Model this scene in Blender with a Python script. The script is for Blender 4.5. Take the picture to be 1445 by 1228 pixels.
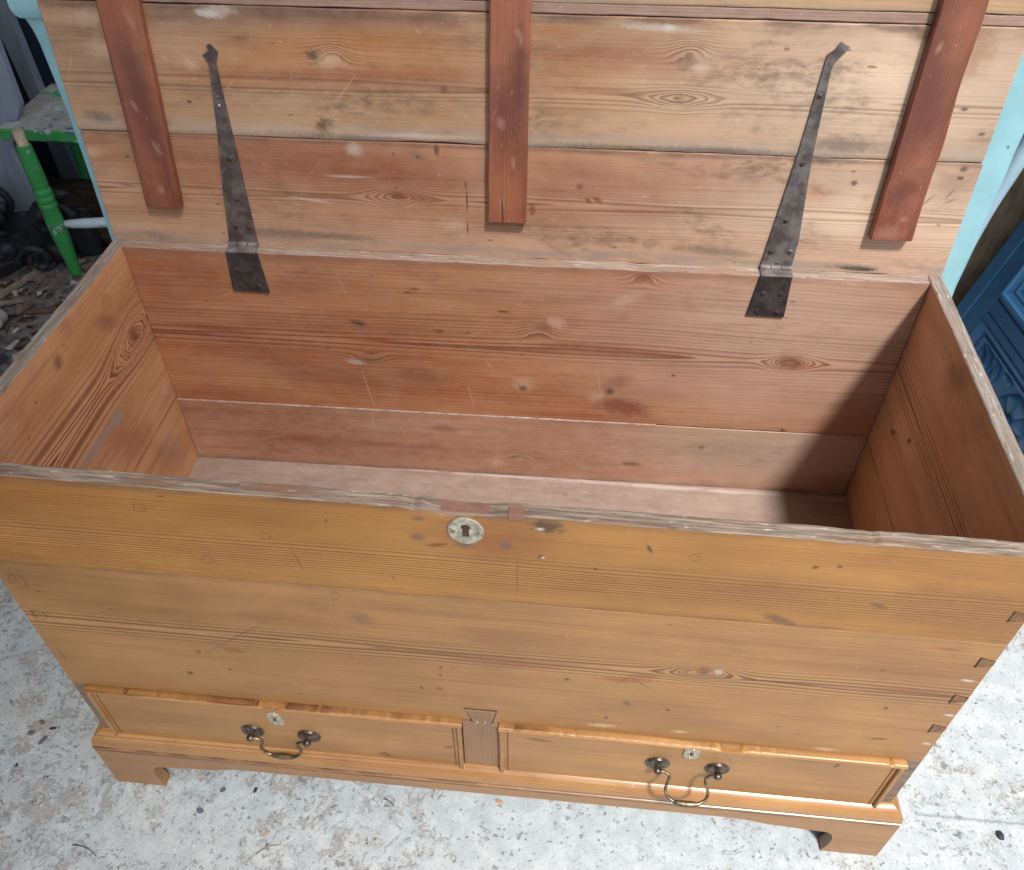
import bpy, bmesh, math, random
from mathutils import Vector, Matrix, noise as mnoise
random.seed(7)
R_ = math.radians
sc = bpy.context.scene
for o in list(bpy.data.objects):
    bpy.data.objects.remove(o)
COL = sc.collection

# ------------------------------------------------------------------ camera
FPX = 1206.13
cam_d = bpy.data.cameras.new('camera')
cam = bpy.data.objects.new('camera', cam_d); COL.objects.link(cam)
cam_d.sensor_fit = 'HORIZONTAL'; cam_d.sensor_width = 36.0
cam_d.lens = 36.0 * FPX / 1445.0
cam_d.clip_start = 0.02; cam_d.clip_end = 500.0
def cam_matrix(rx, ry, rz, loc):
    base = Matrix(((1, 0, 0), (0, 0, -1), (0, 1, 0)))
    m = Matrix.Rotation(rz, 3, 'Z') @ Matrix.Rotation(rx, 3, 'X') @ base
    c, s = math.cos(ry), math.sin(ry)
    m = m @ Matrix(((c, -s, 0), (s, c, 0), (0, 0, 1)))
    m = m.to_4x4(); m.translation = Vector(loc)
    return m
cam.matrix_world = cam_matrix(R_(-44.18643), R_(0.0892), R_(5.43672), (0.66559, -0.54991, 1.35264))
sc.camera = cam

# ------------------------------------------------------------------ daylight
SUN_DIR = Vector((0.30, -0.50, 1.0)).normalized()      # towards the sun: right, in front, high
world = bpy.data.worlds.new("World"); sc.world = world; world.use_nodes = True
wn = world.node_tree.nodes; wl = world.node_tree.links
bg = wn.get('Background') or wn.new('ShaderNodeBackground')
sky = wn.new('ShaderNodeTexSky'); sky.sky_type = 'NISHITA'; sky.sun_disc = False
sky.sun_elevation = math.asin(SUN_DIR.z)
sky.sun_rotation = math.atan2(SUN_DIR.x, SUN_DIR.y)
sky.air_density = 1.0; sky.dust_density = 4.0; sky.ozone_density = 1.0
wl.new(sky.outputs[0], bg.inputs[0]); bg.inputs[1].default_value = 0.125
sun_d = bpy.data.lights.new('sun', 'SUN'); sun_d.energy = 4.3; sun_d.angle = R_(6.5)
sun_d.color = (1.0, 0.985, 0.955)
sun = bpy.data.objects.new('sun', sun_d); COL.objects.link(sun)
sun.rotation_euler = SUN_DIR.to_track_quat('Z', 'Y').to_euler(); sun.location = SUN_DIR * 6
sc.view_settings.view_transform = 'Standard'; sc.view_settings.look = 'None'
sc.view_settings.exposure = 0.0; sc.view_settings.gamma = 1.0
sc.cycles.max_bounces = 6; sc.cycles.diffuse_bounces = 3; sc.cycles.glossy_bounces = 3
sc.cycles.sample_clamp_indirect = 8.0

# added unseen slabs overhead, behind and at left, dimming the left of the scene
def shade_slab(name, label, x0, x1, y0, y1, z0, z1, cat):
    bm = bmesh.new()
    n = 8 if name == 'shade_roof' else 1
    for i in range(n):                                  # overhead slab is split into strips
        a, b = x0 + (x1 - x0) * i / n, x0 + (x1 - x0) * (i + 1) / n - (.01 if i < n - 1 else 0)
        v = [bm.verts.new(p) for p in ((a, y0, z0), (b, y0, z0), (b, y1, z0), (a, y1, z0), (a, y0, z1), (b, y0, z1), (b, y1, z1), (a, y1, z1))]
        for q in ((0, 3, 2, 1), (4, 5, 6, 7), (0, 1, 5, 4), (1, 2, 6, 5), (2, 3, 7, 6), (3, 0, 4, 7)): bm.faces.new([v[k] for k in q])
    me = bpy.data.meshes.new(name); bm.to_mesh(me); bm.free()
    o = bpy.data.objects.new(name, me); COL.objects.link(o)
    o['label'] = label; o['category'] = cat
    m = bpy.data.materials.get('shade slab brown')
    if m is None:
        m = bpy.data.materials.new('shade slab brown'); m.use_nodes = True
        nt = m.node_tree; b_ = nt.nodes['Principled BSDF']; b_.inputs['Roughness'].default_value = .9
        nz_ = nt.nodes.new('ShaderNodeTexNoise'); nz_.inputs['Scale'].default_value = 3.0
        rp = nt.nodes.new('ShaderNodeValToRGB'); rp.color_ramp.elements[0].color = (.05, .042, .035, 1); rp.color_ramp.elements[1].color = (.12, .10, .085, 1)
        nt.links.new(nz_.outputs[0], rp.inputs[0]); nt.links.new(rp.outputs[0], b_.inputs['Base Color'])
    me.materials.append(m)
    return o
shade_slab('shade_roof', 'added dark roof slab high over the chest, out of view, shading the left', -9, 4.05, -9.5, 7, 13.0, 13.2, 'roof')
shade_slab('shade_wall', 'added dark wall slab far behind the chest, out of view, blocking light', -9, 4.0, 6.6, 6.8, 0, 12.99, 'wall')
shade_slab('shade_wall', 'added dark wall slab far left of the chest, out of view, blocking light', -9, -8.8, -9.5, 6.59, 0, 12.99, 'wall')

# ------------------------------------------------------------------ node shorthand
def srgb(r, g, b):
    f = lambda v: (v / 12.92 if v <= 0.04045 else ((v + 0.055) / 1.055) ** 2.4)
    return (f(r / 255), f(g / 255), f(b / 255), 1.0)

class X:                                   # a float socket (or number) with arithmetic
    def __init__(s, k, v): s.k = k; s.v = v
    def _m(s, op, *o):
        n = s.k.nt.nodes.new('ShaderNodeMath'); n.operation = op
        for i, a in enumerate((s,) + o):
            a = a.v if isinstance(a, X) else a
            if isinstance(a, (int, float)): n.inputs[i].default_value = a
            else: s.k.nt.links.new(a, n.inputs[i])
        return X(s.k, n.outputs[0])
    def __add__(s, o): return s._m('ADD', o)
    __radd__ = __add__
    def __sub__(s, o): return s._m('SUBTRACT', o)
    def __rsub__(s, o): return X(s.k, o)._m('SUBTRACT', s)
    def __mul__(s, o): return s._m('MULTIPLY', o)
    __rmul__ = __mul__
    def __truediv__(s, o): return s._m('DIVIDE', o)
    def pw(s, e): return s._m('POWER', e)
    def sqrt(s): return s._m('SQRT')
    def abs(s): return s._m('ABSOLUTE')
    def frac(s): return s._m('FRACT')
    def mn(s, o): return s._m('MINIMUM', o)
    def mx(s, o): return s._m('MAXIMUM', o)
    def exp(s): return s._m('EXPONENT')
    def ss(s, a, b, lo=0.0, hi=1.0):       # smoothstep a..b -> lo..hi
        n = s.k.nt.nodes.new('ShaderNodeMapRange'); n.interpolation_type = 'SMOOTHSTEP'
        s.k.nt.links.new(s.v, n.inputs[0])
        for i, q in enumerate((a, b, lo, hi)): n.inputs[1 + i].default_value = q
        return X(s.k, n.outputs[0])

class K:                                   # one material under construction
    def __init__(s, name):
        s.m = bpy.data.materials.new(name); s.m.use_nodes = True
        s.nt = s.m.node_tree; s.nt.nodes.clear()
        s.out = s.nt.nodes.new('ShaderNodeOutputMaterial')
        s.b = s.nt.nodes.new('ShaderNodeBsdfPrincipled')
        s.nt.links.new(s.b.outputs[0], s.out.inputs[0])
        s.tc = s.nt.nodes.new('ShaderNodeTexCoord')
        sp = s.nt.nodes.new('ShaderNodeSeparateXYZ'); s.nt.links.new(s.tc.outputs['Object'], sp.inputs[0])
        s.p = s.tc.outputs['Object']
        s.x, s.y, s.z = (X(s, sp.outputs[i]) for i in range(3))
    def setin(s, sock, v):
        if isinstance(v, X): v = v.v
        if isinstance(v, (int, float)): sock.default_value = v
        elif isinstance(v, tuple): sock.default_value = v
        else: s.nt.links.new(v, sock)
    def vec(s, a, b, c=0.0):
        n = s.nt.nodes.new('ShaderNodeCombineXYZ')
        for i, q in enumerate((a, b, c)): s.setin(n.inputs[i], q)
        return n.outputs[0]
    def noise(s, vec, scale=1.0, detail=2.0, rough=0.5, dist=0.0, color=False):
        n = s.nt.nodes.new('ShaderNodeTexNoise'); s.setin(n.inputs['Vector'], vec)
        n.inputs['Scale'].default_value = scale; n.inputs['Detail'].default_value = detail
        n.inputs['Roughness'].default_value = rough; n.inputs['Distortion'].default_value = dist
        return n.outputs['Color'] if color else X(s, n.outputs[0])
    def voro(s, vec, scale=1.0, rnd=1.0, out='Distance', feature='F1'):
        n = s.nt.nodes.new('ShaderNodeTexVoronoi'); n.feature = feature; s.setin(n.inputs['Vector'], vec)
        n.inputs['Scale'].default_value = scale; n.inputs['Randomness'].default_value = rnd
        o = n.outputs[out]
        return X(s, o) if out == 'Distance' else o
    def vsub(s, a, b, op='SUBTRACT'):
        n = s.nt.nodes.new('ShaderNodeVectorMath'); n.operation = op
        s.setin(n.inputs[0], a); s.setin(n.inputs[1], b); return n.outputs[0]
    def sepx(s, col, i=0):
        n = s.nt.nodes.new('ShaderNodeSeparateXYZ'); s.setin(n.inputs[0], col); return X(s, n.outputs[i])
    def mix(s, f, a, b, mode='MIX'):
        n = s.nt.nodes.new('ShaderNodeMix'); n.data_type = 'RGBA'; n.blend_type = mode
        s.setin(n.inputs[0], f); s.setin(n.inputs[6], a); s.setin(n.inputs[7], b)
        return n.outputs[2]
    def done(s, col, rough=0.5, bump=None, strength=0.3, dist=0.001, metal=0.0, spec=0.5, coat=0.0):
        s.setin(s.b.inputs['Base Color'], col); s.setin(s.b.inputs['Roughness'], rough)
        s.setin(s.b.inputs['Metallic'], metal); s.b.inputs['Specular IOR Level'].default_value = spec
        s.b.inputs['Coat Weight'].default_value = coat; s.b.inputs['Coat Roughness'].default_value = 0.25
        if bump is not None:
            n = s.nt.nodes.new('ShaderNodeBump'); n.inputs['Strength'].default_value = strength
            n.inputs['Distance'].default_value = dist; s.setin(n.inputs['Height'], bump)
            s.nt.links.new(n.outputs[0], s.b.inputs['Normal'])
        return s.m

def make_mark_group():                     # an irregular, rotated, soft-edged patch of wear: mask 0..1
    g = bpy.data.node_groups.new('wear_patch', 'ShaderNodeTree')
    I = g.interface
    I.new_socket('P', in_out='INPUT', socket_type='NodeSocketVector')
    I.new_socket('Centre', in_out='INPUT', socket_type='NodeSocketVector')
    I.new_socket('InvSize', in_out='INPUT', socket_type='NodeSocketVector')
    for nm in ('Angle', 'Soft', 'Jag', 'JagScale', 'Ring'):
        I.new_socket(nm, in_out='INPUT', socket_type='NodeSocketFloat')
    I.new_socket('Mask', in_out='OUTPUT', socket_type='NodeSocketFloat')
    gi = g.nodes.new('NodeGroupInput'); go = g.nodes.new('NodeGroupOutput')
    L = g.links.new
    def M(op, *a):
        n = g.nodes.new('ShaderNodeMath'); n.operation = op
        for i, q in enumerate(a):
            if isinstance(q, (int, float)): n.inputs[i].default_value = q
            else: L(q, n.inputs[i])
        return n.outputs[0]
    sub = g.nodes.new('ShaderNodeVectorMath'); sub.operation = 'SUBTRACT'
    L(gi.outputs['P'], sub.inputs[0]); L(gi.outputs['Centre'], sub.inputs[1])
    rot = g.nodes.new('ShaderNodeVectorRotate'); rot.rotation_type = 'Z_AXIS'
    L(sub.outputs[0], rot.inputs['Vector']); L(M('MULTIPLY', gi.outputs['Angle'], -1.0), rot.inputs['Angle'])
    mul = g.nodes.new('ShaderNodeVectorMath'); mul.operation = 'MULTIPLY'
    L(rot.outputs[0], mul.inputs[0]); L(gi.outputs['InvSize'], mul.inputs[1])
    ln = g.nodes.new('ShaderNodeVectorMath'); ln.operation = 'LENGTH'; L(mul.outputs[0], ln.inputs[0])
    nz = g.nodes.new('ShaderNodeTexNoise'); L(gi.outputs['P'], nz.inputs['Vector']); L(gi.outputs['JagScale'], nz.inputs['Scale'])
    nz.inputs['Detail'].default_value = 3.0
    d = M('ADD', ln.outputs['Value'], M('MULTIPLY', M('SUBTRACT', nz.outputs[0], 0.5), gi.outputs['Jag']))
    mr = g.nodes.new('ShaderNodeMapRange'); mr.interpolation_type = 'SMOOTHSTEP'
    L(d, mr.inputs[0]); L(M('SUBTRACT', 1.0, gi.outputs['Soft']), mr.inputs[1])
    L(M('ADD', 1.0, M('MULTIPLY', gi.outputs['Soft'], 0.6)), mr.inputs[2])
    mr.inputs[3].default_value = 1.0; mr.inputs[4].default_value = 0.0
    mr2 = g.nodes.new('ShaderNodeMapRange'); mr2.interpolation_type = 'SMOOTHSTEP'
    L(d, mr2.inputs[0]); mr2.inputs[1].default_value = 0.62; mr2.inputs[2].default_value = 0.85
    mr2.inputs[3].default_value = 1.0; mr2.inputs[4].default_value = 0.0
    L(M('SUBTRACT', mr.outputs[0], M('MULTIPLY', mr2.outputs[0], gi.outputs['Ring'])), go.inputs[0])
    return g
PATCH = make_mark_group()

# kinds of wear and painted light: colour, opacity, softness, jag, ring
KIND = {
 'ring': ((84, 56, 36), .5, .3, .9, 1), 'ringk': ((96, 62, 48), .6, .35, .6, 1),
 'grey': ((100, 88, 76), .75, .8, 1.7, 0), 'burn': ((66, 50, 44), .8, .7, 1.6, 0), 'burn2': ((92, 58, 44), .65, 1.0, 1.2, 0),
 'white': ((216, 212, 206), .75, .7, 1.6, 0), 'white2': ((205, 190, 178), .6, .7, 1.2, 0),
 'red': ((120, 52, 28), .7, .6, .9, 0), 'red2': ((140, 72, 42), .45, 1.0, .8, 0),
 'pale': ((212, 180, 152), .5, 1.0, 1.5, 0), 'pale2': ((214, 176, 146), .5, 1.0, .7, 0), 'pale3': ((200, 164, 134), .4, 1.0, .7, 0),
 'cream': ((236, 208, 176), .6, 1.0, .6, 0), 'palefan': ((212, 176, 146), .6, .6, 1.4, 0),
 'scr': ((96, 60, 34), .5, .8, .5, 0), 'scrd': ((60, 40, 34), .9, .5, .5, 0), 'pscr': ((210, 164, 132), .55, .9, .8, 0),
 'pencil': ((104, 100, 98), .6, .6, .4, 0), 'nick': ((66, 44, 30), .75, .6, 1.1, 0), 'nick2': ((104, 70, 42), .7, .6, .7, 0),
 'chip': ((206, 180, 146), .6, .7, 1.7, 0), 'hole': ((34, 32, 28), .95, .35, 1.0, 0),
 'smear': ((112, 76, 62), .55, 1.0, 1.4, 0), 'smear2': ((128, 86, 56), .35, 1.0, .8, 0), 'purple': ((112, 72, 66), .5, .9, .8, 0),
 'resin': ((142, 76, 46), .6, .7, .7, 0), 'knot': ((124, 74, 48), .75, .7, .8, 0), 'knotf': ((118, 62, 40), .75, .6, .9, 0),
 'grime': ((96, 88, 80), .6, .8, 1.3, 0), 'grime2': ((120, 104, 92), .4, 1.0, 1.0, 0),
 'orange': ((186, 112, 52), .4, 1.0, .8, 0), 'dig': ((150, 110, 76), .6, .8, 1.6, 0), 'gouge': ((172, 156, 146), .9, .45, 1.2, 0),
 'dustlit_back': ((216, 194, 178), .6, 1.0, .5, 0), 'dustlit_lid': ((228, 208, 188), .6, 1.0, .5, 0),  # pale dust, with brighter light towards the right also put into the colour
 'bdark': ((96, 50, 44), .75, 1.0, .9, 0), 'blite': ((176, 112, 78), .55, 1.0, 1.0, 0),
 'bscuff': ((176, 132, 116), .6, .9, 1.5, 0),
 'plug': ((196, 140, 92), .8, .15, .15, 0),
}
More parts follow.
